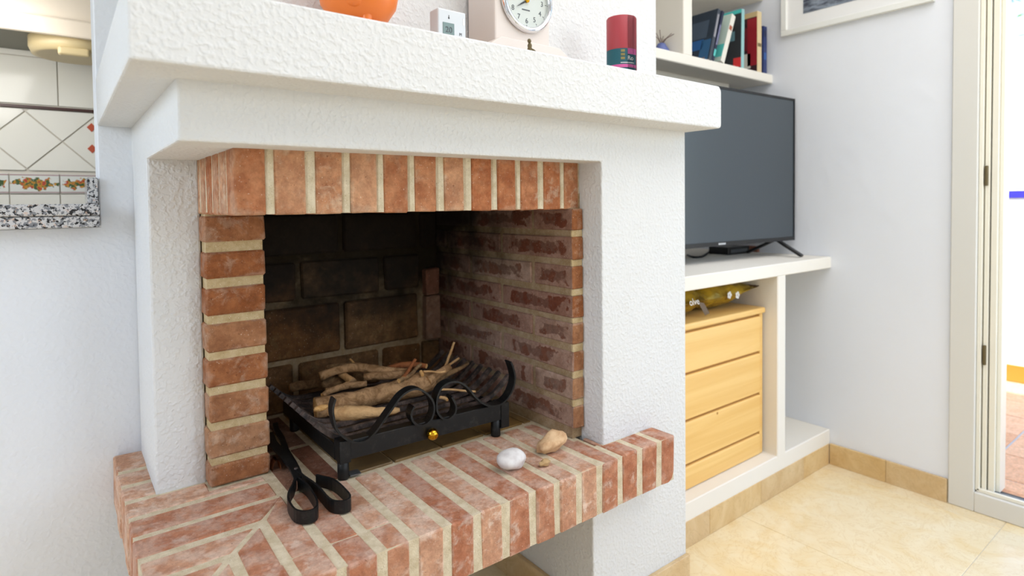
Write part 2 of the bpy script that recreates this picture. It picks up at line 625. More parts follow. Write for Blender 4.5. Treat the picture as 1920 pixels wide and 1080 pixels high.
def blob(name, c, r, mat, parent=None, sub=3, amp=0.15, freq=1.5, seed=0.0, rot=None, label=None, floor=None):
    bm = bmesh.new()
    bmesh.ops.create_icosphere(bm, subdivisions=sub, radius=1.0)
    for v in bm.verts:
        d = v.co.copy()
        k = 1 + amp * noise.noise(d * freq + Vector((seed, seed * 1.7, -seed)))
        v.co = Vector((d.x * r[0] * k, d.y * r[1] * k, d.z * r[2] * k))
    if rot:
        bmesh.ops.rotate(bm, matrix=Matrix.Rotation(rot[0], 3, rot[1]), verts=bm.verts[:])
    zmin = min(v.co.z for v in bm.verts)
    off = Vector(c)
    if floor is not None:
        off.z = floor - zmin - 0.001
    bmesh.ops.translate(bm, vec=off, verts=bm.verts[:])
    return bm_obj(name, bm, mat, parent, True, label)


def text(name, s, loc, size, mat, parent, rot=(PI / 2, 0, 0), ext=0.0002, align='CENTER', sx=1.0):
    cu = bpy.data.curves.new(name, 'FONT')
    cu.body = s
    cu.size = size
    cu.extrude = ext
    cu.align_x = align
    cu.align_y = 'CENTER'
    t = bpy.data.objects.new(name, cu)
    COL.objects.link(t)
    me = bpy.data.meshes.new_from_object(t.evaluated_get(bpy.context.evaluated_depsgraph_get()))
    bpy.data.objects.remove(t)
    bpy.data.curves.remove(cu)
    from mathutils import Euler
    me.transform(Matrix.Translation(loc) @ Euler(rot).to_matrix().to_4x4() @ Matrix.Diagonal((sx, 1, 1, 1)))
    me.materials.clear()
    return link(name, me, mat, parent)


# ------------------------------------------------------------------ the room shell
ZF = -0.496           # floor
ZC = 2.40             # ceiling
YW = 0.713            # wall behind the fireplace
XR = 2.606            # right wall
XL = -1.6
YB = -3.1

floor = structure(box('floor', XL, XR + 0.02, YB, 1.7, ZF - 0.06, ZF - 0.002, M['grout']))
ty = P(1840, 1035, Z=ZF).y
TS = 0.60
y0s = [ty + TS * k for k in range(-4, 4)]
x0s = [1.33 + TS * k for k in range(-3, 3)]
for xa in x0s:
    for ya in y0s:
        x0, x1, y0, y1 = xa + 0.0008, min(xa + TS, XR) - 0.0008, ya + 0.0008, min(ya + TS, 0.71) - 0.0008
        if x1 - x0 < 0.02 or y1 - y0 < 0.02:
            continue
        box('floor_slab', x0, x1, y0, y1, ZF - 0.02, ZF, M['marble'], floor, bev=0.0008)

structure(box('ceiling', XL, XR + 0.16, YB, 1.7, ZC, ZC + 0.12, M['wall']))

# wall behind the fireplace with the kitchen pass-through on the left
wall_back = structure(prism('wall_back', [(XL, ZF), (0.30, ZF), (0.30, ZC), (XL, ZC), (XL, 1.75), (0.125, 1.75), (0.125, 0.572), (XL, 0.572)], YW, YW + 0.12, M['wall'], None, 'Y', bev=0.003))
box('left_panel', XL, -0.95, YW, YW + 0.12, 0.573, 1.749, M['wall'], wall_back)
wall_left = structure(box('wall_left', XL - 0.1, XL, YB, -0.68, ZF, ZC, M['wall']))  # opening beyond this piece added for the left fill
box('side_panel', XL - 0.1, XL, 0.58, 1.7, ZF, ZC, M['wall'], wall_left)
box('sill_panel', XL - 0.1, XL, -0.68, 0.58, ZF, 0.79, M['wall'], wall_left)
box('header_panel', XL - 0.1, XL, -0.68, 0.58, 1.72, ZC, M['wall'], wall_left)
structure(box('wall_alcove', 1.475, XR, 0.80, 0.9, ZF, ZC, M['smooth']))

# rear wall of the room with an opening added to let fill light in (behind the camera)
wall_rear = structure(box('wall_rear', XL, XR, YB - 0.1, YB, ZF, 0.4, M['wall']))
box('header_panel', XL, XR, YB - 0.1, YB, 1.95, ZC, M['wall'], wall_rear)
box('side_panel', XL, 1.4, YB - 0.1, YB, 0.4, 1.95, M['wall'], wall_rear)
box('side_panel', 2.55, XR, YB - 0.1, YB, 0.4, 1.95, M['wall'], wall_rear)

# right wall: from the alcove to the terrace door
DY0, DY1 = -0.319, -2.1        # door opening
wall_right = structure(box('wall_right', XR, XR + 0.14, DY0, 0.95, ZF, ZC, M['smooth']))
box('header_panel', XR, XR + 0.14, DY1, DY0, 1.72, ZC, M['smooth'], wall_right)
box('rear_panel', XR, XR + 0.14, YB, DY1, ZF, ZC, M['smooth'], wall_right)

# terrace door: frame, open leaf edge with its grooves, threshold, hinges
door = structure(box('door_1', XR - 0.012, XR + 0.10, -0.396, DY0, ZF, 1.72, M['frame_shaded'], bev=0.003))
box('threshold', XR - 0.012, XR + 0.06, DY1 + 0.0, -0.396, ZF, -0.425, M['frame_shaded'], door, bev=0.003)
box('track', XR + 0.0, XR + 0.012, DY1, -0.40, -0.425, -0.412, M['frame_cream'], door, bev=0.002)
box('track', XR + 0.022, XR + 0.032, DY1, -0.40, -0.425, -0.415, M['steel'], door, bev=0.002)
box('track_channel', XR + 0.032, XR + 0.06, DY1, -0.40, -0.4245, -0.421, M['dark_metal'], door)
yy = -0.3965
for k, (wd, xo, mt) in enumerate(((0.012, 0.0, 'frame_cream'), (0.003, 0.03, 'dark_metal'), (0.013, 0.012, 'frame_cream'), (0.004, 0.03, 'steel'), (0.018, 0.018, 'frame_cream'), (0.012, 0.035, 'frame_cream'))):
    box('door_stile' if mt == 'frame_cream' else 'seal_strip', XR + xo, XR + 0.10, yy - wd, yy, -0.42, 1.7, M[mt], door, bev=0.0015 if mt == 'frame_cream' else 0)
    yy -= wd
for z in (0.695, 0.065):
    h = box('hinge', XR + 0.003, XR + 0.012, -0.421, -0.412, z - 0.035, z + 0.035, M['bronze'], door, bev=0.002)
box('header_rail', XR - 0.012, XR + 0.10, DY1, -0.396, 1.66, 1.72, M['frame_shaded'], door, bev=0.003)

# skirtings in cream marble, one slab after another
bb = structure(box('baseboard_alcove', 1.476, XR, 0.112, 0.13, ZF, -0.411, M['mortar']))
xs = [1.48, 1.74, 2.06, 2.38, XR - 0.013]
for a, b in zip(xs, xs[1:]):
    box('skirting_tile', a + 0.0006, b - 0.0006, 0.099, 0.1125, ZF, -0.409, M['marble_base'], bb, bev=0.0012)
br = structure(box('baseboard_right', XR - 0.006, XR - 0.0005, DY0 + 0.002, 0.099, ZF, -0.411, M['mortar']))
for a, b in ((DY0 + 0.003, -0.115), (-0.115, 0.098)):
    box('skirting_tile', XR - 0.013, XR - 0.002, a + 0.0006, b - 0.0006, ZF, -0.409, M['marble_base'], br, bev=0.0012)

# ------------------------------------------------------------------ the fireplace
FP = empty('fireplace', (0.75, 0.3, ZF), 'white stucco corner fireplace with red brick lintel, columns and raised hearth', 'fireplace')
Zb, Zlb, Zmb, Zmt = 0.720, 0.601, 0.816, 0.931
Xb0, Xb1 = 0.196, 1.475

# white stucco body: beam + right pier in one surface
breast = prism('chimney_breast', [(Xb0, Zb), (1.132, Zb), (1.132, -0.05), (1.093, -0.06), (1.093, ZF), (Xb1, ZF), (Xb1, Zmb + 0.02), (Xb0, Zmb + 0.02)], 0.0, 0.86, M['stucco'], FP, 'Y', bev=0.004, seg=2)
prism('mantel_shelf', [(0.126, Zmb), (1.490, Zmb), (1.498, Zmb + 0.006), (1.498, Zmt - 0.012), (1.488, Zmt), (0.126, Zmt)], -0.102, 0.711, M['stucco'], FP, 'Y', bev=0.004, seg=2)
box('chimney_hood', 0.19, Xb1, 0.10, 0.80, Zmt - 0.02, ZC, M['stucco'], FP, bev=0.004)
box('stucco_pillar', Xb0 + 0.0004, 0.296, 0.422, 0.711, -0.03, Zb + 0.03, M['stucco'], FP, bev=0.005, seg=2)
box('base_pier', 0.36, 0.52, 0.12, 0.712, ZF, -0.10, M['stucco'], FP)
bk = box('base_skirting', 1.085, 1.4765, -0.0005, 0.70, ZF + 0.001, -0.41, M['mortar'], FP)
box('skirting_tile', 1.079, 1.27, -0.0125, 0.0, ZF, -0.409, M['marble_base'], bk, bev=0.0012)
box('skirting_tile', 1.2712, 1.476, -0.0125, 0.0, ZF, -0.409, M['marble_base'], bk, bev=0.0012)
box('skirting_tile', 1.08, 1.0925, 0.001, 0.35, ZF, -0.409, M['marble_base'], bk, bev=0.0012)
box('skirting_tile', 1.08, 1.0925, 0.351, 0.70, ZF, -0.409, M['marble_base'], bk, bev=0.0012)

# --- hearth: L of bricks on edge with a mitre
Yh, Zh0 = -0.077, -0.12
hearth = prism('hearth', [(0.1405, -0.0745), (1.3185, -0.0745), (1.3185, 0.01), (1.11, 0.01), (1.11, 0.80), (0.300, 0.80), (0.300, 0.709), (0.1405, 0.709)], Zh0 + 0.002, -0.0020, M['mortar'], FP)
G = 0.0084


def dx(y):
    return 0.205 + 0.859 * y


def dy(x):
    return (x - 0.205) / 0.859


def hbrick(poly, z0=Zh0, z1=0.0, mat='brick', bev=0.0035):
    dz = random.uniform(-0.0015, 0.0012)
    return prism('brick', poly, z0, z1 + dz, M[mat], hearth, bev=bev, jit=0.0013)


jx = [0.138 - G, 0.205, 0.275, 0.345, 0.4145, 0.4865, 0.552, 0.6225, 0.6925, 0.764, 0.8375, 0.905, 0.9725, 1.041, 1.110, 1.1835, 1.258, 1.321 + G]
for i in range(len(jx) - 1):
    a, b = jx[i] + G, jx[i + 1] - G
    yo = Yh + random.uniform(-0.002, 0.002)
    if b <= 0.42:                                   # cut on the mitre
        top = [(b, dy(b) - 0.006), (a, dy(a) - 0.006)]
        if b > 0.40:
            top = [(b, 0.255), (a, dy(a) - 0.004)]
        if top[1][1] - yo < 0.02:
            hbrick([(a, yo), (b, yo), top[0]])
        elif i in (2, 3):
            cut = yo + 0.062 + 0.006 * i
            hbrick([(a, yo), (b, yo), (b, cut), (a, cut)] if top[1][1] > cut + .02 else [(a, yo), (b, yo), top[0], top[1]])
            if top[1][1] > cut + .02:
                hbrick([(a, cut + 0.0012), (b, cut + 0.0012), top[0], top[1]])
        else:
            hbrick([(a, yo), (b, yo), top[0], top[1]])
    elif b < 1.11:
        ye = 0.228 if b > 0.56 else 0.232
        if i in (4, 5):
            cut = yo + 0.082
            hbrick([(a, yo), (b, yo), (b, cut), (a, cut)])
            hbrick([(a, cut + 0.0012), (b, cut + 0.0012), (b, ye), (a, ye)])
        elif b > 1.08:
            hbrick([(a, yo), (b, yo), (b, 0.064), (1.089, 0.064), (1.089, ye), (a, ye)])
        else:
            hbrick([(a, yo), (b, yo), (b, ye), (a, ye)])
    elif i == len(jx) - 2:                           # end brick with its lower corner knocked round
        bm = bmesh.new()
        bm_prism(bm, [(a, Zh0), (b - 0.022, Zh0), (b - 0.008, Zh0 + 0.008), (b, Zh0 + 0.026), (b, -0.003), (b - 0.003, 0.0), (a, 0.0)], yo, -0.001, 'Y', bev=0.003, jit=0.001)
        bm_obj('brick', bm, M['brick'], hearth)
    else:
        if a < 1.13:
            hbrick([(a, yo), (b, yo), (b, -0.001), (1.1305, -0.001), (1.1305, 0.062), (a, 0.062)])
        else:
            hbrick([(a, yo), (b, yo), (b, -0.001), (a, -0.001)])
# rows of the left wing
jy = [-0.002, 0.079, 0.163, 0.25, 0.335, 0.42, 0.507, 0.595, 0.713 + G]
for a, b in zip(jy, jy[1:]):
    a, b = a + G, b - G
    x0 = 0.138 + random.uniform(-0.002, 0.002)
    if b < 0.26:
        hbrick([(x0, a), (dx(a) - 0.006, a), (dx(b) - 0.006, b), (x0, b)])
    elif b < 0.34:
        hbrick([(x0, a), (0.402, a), (0.402, b), (x0, b)])
    elif b < 0.425:
        hbrick([(x0, a), (0.40, a), (0.40, 0.367), (0.29, 0.367), (0.29, b), (x0, b)])
    else:
        hbrick([(x0, a), (0.2, a), (0.2, b), (x0, b)])
# brick floor of the fire chamber, left of the tiles
for xa, xb in ((0.4217, 0.4793), (0.4937, 0.5448)):
    for ya, yb in ((0.246, 0.476), (0.49, 0.74)):
        hbrick([(xa, ya), (xb, ya), (xb, yb), (xa, yb)], -0.05, 0.0, 'brick_floor')
# ceramic tiles of the fire chamber
jt = [0.556, 0.668, 0.800, 0.932, 1.064, 1.0925]
for a, b in zip(jt, jt[1:]):
    for ya, yb in ((0.242, 0.372), (0.375, 0.505), (0.508, 0.638), (0.641, 0.752)):
        if b - a < 0.02 and ya > 0.3:
            continue
        box('floor_tile', a + 0.0025, b - 0.0025, ya, yb, -0.03, 0.003, M['tile_fire'], hearth, bev=0.002, jit=0.0006)

# --- brick lintel, returning to the left
lintel = prism('brick_lintel', [(0.2945, 0.084), (1.1318, 0.0815), (1.1318, 0.20), (0.405, 0.20), (0.405, 0.45), (0.2945, 0.45)], Zlb + 0.004, Zb + 0.005, M['mortar'], FP)
lj = [(0.293, 0.346), (0.360, 0.417), (0.435, 0.489), (0.505, 0.561), (0.576, 0.632), (0.647, 0.701), (0.719, 0.772), (0.791, 0.849), (0.864, 0.918), (0.934, 0.990), (1.007, 1.063), (1.076, 1.127)]
for k, (a, b) in enumerate(lj):
    yo = 0.078 + random.uniform(-0.0015, 0.0015)
    if k == 0:
        box('brick', a, b, yo, 0.139, Zlb, Zb + 0.003, M['brick_lintel'], lintel, bev=0.003, jit=0.001)
    else:
        box('brick', a, b, yo, 0.196, Zlb + random.uniform(-.001, .001), Zb + 0.003, M['brick_lintel'], lintel, bev=0.003, jit=0.001)
for a, b in ((0.148, 0.203), (0.213, 0.268), (0.278, 0.332), (0.343, 0.398), (0.408, 0.440)):
    box('brick', 0.293, 0.400, a, b, Zlb + random.uniform(-.001, .001), Zb + 0.003, M['brick_lintel'], lintel, bev=0.003, jit=0.001)
# rounded mortar ribs between the lintel bricks
for (a, b), (c, d) in zip(lj, lj[1:]):
    xm, wd = (b + c) / 2, (c - b) / 2 + 0.001
    bm = bmesh.new()
    bm_prism(bm, [(xm - wd, 0.084), (xm - wd, 0.081), (xm - wd * .5, 0.0775), (xm + wd * .5, 0.0775), (xm + wd, 0.081), (xm + wd, 0.084)], Zlb + 0.0015, Zb, 'Z', jit=0.0006)
    bm_obj('mortar_joint', bm, M['mortar'], lintel)

# --- left brick column
colL = box('brick_column', 0.298, 0.415, 0.379, 0.79, 0.0, Zlb + 0.004, M['mortar_col'], FP)
for z0, z1 in ((0.541, 0.597), (0.461, 0.518), (0.379, 0.439), (0.299, 0.360), (0.221, 0.281), (0.143, 0.202), (0.064, 0.124), (-0.012, 0.047)):
    box('brick', 0.293 + random.uniform(0, .002), 0.420 + random.uniform(-.002, .001), 0.373 + random.uniform(-.001, .0015), 0.50, max(z0, 0.001), z1, M['brick_column'], colL, bev=0.004, jit=0.0015)
    box('brick', 0.294, 0.420, 0.514, 0.76, max(z0, 0.001), z1, M['brick_column'], colL, bev=0.004, jit=0.0015)

# --- right side wall of the fire chamber, running bond
sideR = box('firebox_side_wall', 1.098, 1.1315, 0.079, 0.79, -0.001, Zlb + 0.04, M['mortar_in'], FP)
rows = [(0.546, 0.601), (0.470, 0.528), (0.393, 0.452), (0.318, 0.375), (0.249, 0.303), (0.178, 0.229), (0.103, 0.159), (0.028, 0.085)]
for k, (z0, z1) in enumerate(rows):
    cuts = [0.060, 0.230, 0.545, 0.79] if k % 2 == 0 else [0.060, 0.378, 0.690, 0.79]
    for i in range(len(cuts) - 1):
        a = cuts[i] + 0.0065
        b = cuts[i + 1] - 0.0065
        box('brick', 1.093 + random.uniform(-.001, .001), 1.1315, a, min(b, 0.76), z0, z1, [M['brick_inner'], M['brick_column']] if i == 0 else M['brick_inner'], sideR, bev=0.003, jit=0.0012)
        if i == 0:                                  # clean weathered end towards the room
            for pf in sideR.children[-1].data.polygons:
                if pf.center.y < a + 0.0025:
                    pf.material_index = 1
box('brick', 1.094, 1.1315, 0.30, 0.70, 0.614, 0.645, M['brick_inner'], sideR, bev=0.003)
# bright front ends of that bond are the same bricks; their mortar ends:
for (za, zb_), (zc, zd) in zip(rows, rows[1:]):
    box('mortar_joint', 1.095, 1.1318, 0.070, 0.078, zd - 0.001, za + 0.001, M['mortar_col'], sideR, bev=0.002, jit=0.001)

# --- back wall of the fire chamber in large firebricks
backF = box('firebox_back_wall', 0.40, 1.13, 0.764, 0.84, -0.02, 0.75, M['mortar_in'], FP)
bj = [(0.160 * 0, 0.140, [0.42, 0.60, 0.874, 1.03]), (0.156, 0.312, [0.42, 0.745, 1.022]), (0.329, 0.448, [0.42, 0.612, 0.885, 1.030]), (0.466, 0.59, [0.42, 0.748, 1.02, 1.10]), (0.606, 0.73, [0.42, 0.62, 0.88, 1.10])]
for z0, z1, cu in bj:
    for a, b in zip(cu, cu[1:]):
        box('brick', a + 0.009, b - 0.009, 0.752 + random.uniform(-.003, .002), 0.80, z0 + 0.004, z1, M['firebrick'], backF, bev=0.006, jit=0.003)
for z0, z1 in ((0.15, 0.30), (0.305, 0.395)):
    box('brick', 1.038, 1.094, 0.735, 0.80, z0, z1, M['brick_floor'], backF, bev=0.004, jit=0.003)
box('brick', 1.028, 1.090, 0.745, 0.80, 0.003, 0.14, M['firebrick'], backF, bev=0.004, jit=0.003)
prism('throat_plate', [(0.405, 0.20), (1.10, 0.20), (1.10, 0.78), (0.405, 0.78)], 0.70, 0.7195, M['mortar_in'], FP)

# ------------------------------------------------------------------ grate
GR = empty('fire_grate', (0.76, 0.4, 0.0), 'black wrought iron fire grate with scrolls and brass ball in the firebox', 'fire grate')
gy = 0.225


def sw(name, path, wd, w_, t_, mat, parent, label=None):
    bm = bmesh.new()
    bm_sweep(bm, path, wd, w_, t_)
    return bm_obj(name, bm, mat, parent, False, label)


bm = bmesh.new()
bm_prism(bm, [(gy, 0.088), (gy + 0.030, 0.088), (gy + 0.030, 0.083), (gy + 0.005, 0.083), (gy + 0.005, 0.045), (gy, 0.045)], 0.527, 0.985, 'X', bev=0.001)
# the bar stands a little skew to the opening
SK = Matrix.Translation((0.527, gy, 0)) @ Matrix.Rotation(-0.045, 4, 'Z') @ Matrix.Translation((-0.527, -gy, 0))
bmesh.ops.transform(bm, matrix=SK, verts=bm.verts[:])
bm_obj('front_bar', bm, M['iron'], GR)


def skew(pts):
    return [SK @ Vector(p) for p in pts]


for x in (0.540, 0.952):
    c = SK @ Vector((x, gy + 0.014, 0))
    lg = lathe('leg', [(0.0125, 0.0005), (0.0130, 0.004), (0.0125, 0.082)], M['iron'], GR, 14, Matrix.Translation((c.x, c.y, 0)))
for x, y in ((0.545, 0.60), (0.975, 0.60)):
    lathe('leg', [(0.0125, 0.0005), (0.0130, 0.004), (0.0125, 0.082)], M['iron'], GR, 14, Matrix.Translation((x, y, 0)))
box('corner_plate', 0.960, 0.985, gy - 0.003, gy + 0.040, 0.022, 0.088, M['iron'], GR, bev=0.001, mtx=SK)
box('corner_plate', 0.527, 0.553, gy - 0.003, gy + 0.035, 0.040, 0.0905, M['iron'], GR, bev=0.001, mtx=SK)
box('foot_plate', 0.553, 0.578, gy + 0.004, gy + 0.028, 0.004, 0.0065, M['steel'], GR, mtx=SK)
box('foot_plate', 0.958, 0.985, gy - 0.002, gy + 0.030, 0.022, 0.026, M['iron'], GR, mtx=SK)
box('side_bar', 0.527, 0.532, gy + 0.03, 0.64, 0.040, 0.075, M['iron'], GR, bev=0.001)
box('side_bar', 0.975, 0.980, gy + 0.01, 0.64, 0.040, 0.075, M['iron'], GR, bev=0.001)
box('back_bar', 0.527, 0.980, 0.635, 0.640, 0.040, 0.075, M['iron'], GR, bev=0.001)
# the bars of the cradle, each bent up at both ends
for k in range(9):
    y = 0.262 + k * 0.0445
    z = 0.082
    path = smooth_path([(0.487, y, z + 0.048), (0.505, y, z + 0.030), (0.530, y, z + 0.010), (0.560, y, z + 0.001), (0.60, y, z), (0.75, y, z), (0.90, y, z), (0.94, y, z + 0.002), (0.975, y, z + 0.015), (1.005, y, z + 0.036), (1.030, y, z + 0.056)], 3)
    sw('bar', path, (0, 1, 0), 0.0115, 0.011, M['iron_worn'], GR)
# front scrolls of flat strip
L = [(500, 500), (485, 560), (490, 620), (510, 690), (560, 745), (630, 775), (700, 760), (760, 700), (810, 630), (860, 560), (910, 490), (960, 450), (1010, 435), (1060, 450), (1110, 500), (1125, 560), (1110, 620), (1080, 655), (1040, 668), (1000, 650), (980, 610), (985, 575), (1000, 545)]
R_ = [(1236, 486), (1262, 540), (1255, 590), (1220, 625), (1185, 625), (1150, 590), (1140, 540), (1150, 470), (1180, 420), (1230, 392), (1290, 395), (1340, 430), (1390, 490), (1440, 530), (1490, 545), (1550, 530), (1600, 480), (1630, 410), (1635, 350), (1620, 290), (1608, 265)]
nrm = Matrix.Rotation(-0.045, 3, 'Z') @ Vector((0, 1, 0))


def on_bar(cx, cy):
    """point of the grate's front plane"""
    d = P(480 + cx / 3.375, 600 + cy / 3.375, Y=gy) - CP
    o = Vector((0.527, gy - 0.004, 0))
    t = (o - CP).dot(nrm) / d.dot(nrm)
    return CP + d * t + nrm * 0.010


for pts in (L, R_):
    sw('scroll', smooth_path([on_bar(*p) for p in pts], 3), nrm, 0.028, 0.0046, M['iron'], GR)
bc = SK @ Vector((0.752, gy - 0.013, 0.060))
bm = bmesh.new()
bmesh.ops.create_uvsphere(bm, u_segments=24, v_segments=14, radius=0.0145)
bmesh.ops.translate(bm, vec=bc, verts=bm.verts[:])
bm_obj('brass_knob', bm, M['brass'], GR, True, 'polished brass ball on the front bar')

# ------------------------------------------------------------------ firewood
C5 = lambda x, y, z: P(480 + x / 3.375, 600 + y / 3.375, Z=z)


def stick(name, pts, radii, mat, label, cat='firewood', cap=None, seg=10, jit=0.25, n=3, sd=0.0):
    path = smooth_path(pts, n)
    m_ = len(path)
    if not isinstance(radii, (list, tuple)):
        radii = [radii, radii]
    rr = []
    for i in range(m_):
        f = i / (m_ - 1) * (len(radii) - 1)
        k = min(int(f), len(radii) - 2)
        rr.append(radii[k] + (radii[k + 1] - radii[k]) * (f - k))
    o = tube(name, path, rr, [M[mat], M[cap or 'cutwood']], None, seg, jit, 1, sd)
    return tag(o, label, cat, 'firewood on the grate')


big = stick('firewood_log', [C5(375, 560, .112), C5(560, 525, .112), C5(760, 475, .114), C5(900, 440, .117), C5(1030, 405, .121), C5(1110, 375, .126)], [.0245, .0235, .0240, .027, .030, .026], 'bark', 'thickest bark-covered log, lying along the front of the grate', sd=1.0, seg=16)
tube('branch_stub', smooth_path([C5(1090, 385, .130), C5(1150, 345, .142), C5(1222, 296, .155)], 3), [.015, .0135, .0125, .012, .011, .0105, .0105], [M['bark'], M['cutwood']], big, 10, 0.2, 1)
nc = C5(395, 540, .128)
blob('saw_notch', (nc.x + 0.002, nc.y - 0.012, nc.z - 0.004), (0.019, 0.009, 0.008), M['cutwood'], big, 2, 0.3, 2.0, 4.0, label='pale saw notch near the log end')
bm = bmesh.new()
path = smooth_path([C5(447, 580, .103), C5(560, 592, .100), C5(680, 588, .100), C5(800, 582, .102), C5(910, 568, .104)], 3)
bm_tube(bm, path, [.006, .0125, .0165, .0180, .0180, .0172, .0160, .0148, .0128, .0112, .0095, .0078, .0045], 12, 0.35, True, 0, 0, 3.0)
tag(bm_obj('driftwood_piece', bm, M['driftwood'], None), 'bare tan wood piece in front of the thickest log', 'firewood', 'firewood on the grate')
stick('firewood_log', [C5(425, 405, .118), C5(520, 395, .120), C5(640, 372, .122), C5(780, 355, .122)], [.0195, .019, .018, .015], 'bark_dark', 'short round log end under the arching branch, orange cut face', sd=4.0, cap='driftwood', seg=14)
stick('branch', [C5(405, 358, .150), C5(500, 322, .160), C5(615, 298, .166), C5(740, 308, .162), C5(870, 322, .155), C5(960, 320, .152)], [.012, .0118, .0125, .0115, .0095, .007], 'bark', 'long arching branch across the back of the wood pile', sd=5.0)
stick('branch', [C5(683, 362, .142), C5(760, 354, .144), C5(850, 352, .146), C5(950, 338, .150)], [.0095, .0105, .0115, .010], 'bark', 'straight branch with pale cut tip behind the thickest log', sd=6.0)
stick('branch_offcut', [C5(535, 340, .146), C5(575, 365, .140), C5(612, 392, .132)], [.0085, .0100, .0115], 'driftwood', 'short pale yellow offcut below the arching branch', sd=7.0, cap='bark')
stick('twig', [C5(442, 438, .128), C5(495, 432, .130), C5(540, 412, .132), C5(585, 392, .134)], [.003, .0032, .003], 'driftwood', 'thin pale twig lying left beside the offcut', seg=6, sd=8.0)
stick('branch', [C5(420, 478, .122), C5(470, 450, .126), C5(560, 420, .128), C5(700, 402, .128)], [.006, .0085, .0090, .0080], 'bark', 'slim branch resting along the back of the thickest log', sd=9.0)
stick('twig', [C5(935, 372, .150), C5(962, 325, .160), C5(985, 285, .172), C5(1010, 247, .186)], [.0075, .0055, .0050, .0045], 'redbark', 'short twig with a white cut tip standing up behind the log', seg=7, sd=10.0)
stick('twig', [C5(905, 385, .150), C5(980, 345, .154), C5(1020, 300, .165), C5(1046, 278, .172)], [.006, .0055, .0050, .0045], 'bark_dark', 'dark crooked twig beside the white-tipped twig', seg=7, sd=11.0)
stick('twig', [C5(1200, 292, .150), C5(1216, 245, .160), C5(1235, 195, .180), C5(1254, 140, .205)], [.0042, .0040, .0038, .0034], 'driftwood', 'tallest upright twig, at the right of the wood pile', seg=7, sd=12.0)
stick('twig', [C5(1215, 290, .150), C5(1250, 265, .155), C5(1284, 242, .160)], [.0036, .0036, .0032], 'driftwood', 'short slanting twig right of the tallest twig', seg=7, sd=13.0)
stick('twig', [C5(1060, 326, .160), C5(1110, 325, .158), C5(1160, 332, .156), C5(1200, 324, .156)], [.0032, .0030, .0032, .0036], 'driftwood', 'thin bent twig lying on the thickest log end', seg=6, sd=14.0)
stick('wood_chip', [C5(1043, 322, .160), C5(1048, 334, .156), C5(1054, 350, .152)], [.0045, .0058, .0045], 'cutwood', 'small bright yellow chip at the bent twig tip', seg=7, sd=15.0)
stick('twig', [C5(1130, 440, .112), C5(1230, 440, .110), C5(1300, 447, .109), C5(1390, 453, .108)], [.0034, .0034, .0032, .0030], 'driftwood', 'straight pale twig seen through the right scroll', seg=6, sd=16.0)
stick('wood_chip', [C5(1165, 490, .098), C5(1190, 494, .098), C5(1212, 505, .096)], [.004, .0052, .004], 'driftwood', 'pale chip inside the right scroll curl', seg=7, sd=17.0)
stick('branch', [C5(1110, 400, .115), C5(1210, 340, .130), C5(1280, 312, .140), C5(1345, 275, .150)], [.009, .0095, .0065, .003], 'bark_dark', 'dark forked branch at the right end of the pile', sd=18.0)
stick('branch', [C5(840, 312, .150), C5(920, 288, .156), C5(1000, 282, .158), C5(1080, 292, .156)], [.010, .0095, .0085, .007], 'redbark', 'reddish bark strip behind the upright twigs', sd=19.0)
stick('branch', [C5(440, 300, .152), C5(520, 288, .154), C5(600, 283, .156), C5(700, 288, .154)], [.006, .0065, .0065, .006], 'bark_dark', 'dim thin branch farthest back on the pile', sd=20.0)
stick('twig', [C5(595, 248, .175), C5(610, 262, .170), C5(625, 280, .162)], [.003, .003, .003], 'cutwood', 'tiny pale twig tip above the arching branch', seg=6, sd=21.0)
stick('firewood_log', [C5(210, 428, .100), C5(300, 416, .100), C5(390, 402, .102)], [.012, .0145, .012], 'bark_dark', 'dim flat log at the back left of the grate', sd=22.0)

# ------------------------------------------------------------------ tongs
TG = empty('fire_tongs', (0.46, 0.25, 0.0), 'black iron fire tongs with two strap loop handles on the hearth', 'tongs')
C6 = lambda x, y, z: P(480 + x / 4.154, 740 + y / 4.154, Z=z)
zt = 0.0145
loopA = [(306, 640), (288, 700), (262, 745), (250, 800), (268, 850), (300, 892), (345, 908), (400, 908), (450, 893), (477, 862), (470, 810), (440, 760), (410, 715), (375, 680), (330, 650)]
loopB = [(470, 625), (530, 640), (600, 660), (655, 700), (700, 745), (732, 785), (725, 812), (690, 828), (640, 832), (590, 822), (545, 785), (490, 720), (430, 672), (370, 632), (320, 585)]
for pts in (loopA, loopB):
    top = [C6(x, y, 0.026) for x, y in pts]
    sw('handle', smooth_path([Vector((p.x, p.y, zt)) for p in top], 2), (0, 0, 1), 0.026, 0.0042, M['iron'], TG)
armA = [C6(330, 650, .022), C6(300, 575, .022), C6(230, 490, .022), C6(170, 420, .022), C6(128, 370, .022), C6(105, 300, .022)]
armB = [C6(330, 600, .016), C6(290, 520, .016), C6(235, 430, .016), C6(200, 330, .016), C6(160, 270, .016), C6(150, 220, .016)]
bm = bmesh.new()
for pts, w_, z in ((armA, 0.020, 0.021), (armB, 0.013, 0.014)):
    path = [Vector((p.x, p.y, z)) for p in smooth_path(pts, 2)]
    d = (path[-1] - path[0]).normalized()
    bm2 = bmesh.new()
    bm_sweep(bm2, path, Vector((-d.y, d.x, 0)), w_, 0.006)
    bm_obj('arm', bm2, M['iron'], TG)
bm.free()
pv = C6(312, 575, 0.025)
lathe('rivet', [(0.0045, 0.0), (0.0045, 0.003), (0.003, 0.005)], M['iron_worn'], TG, 12, Matrix.Translation((pv.x, pv.y, 0.0225)))

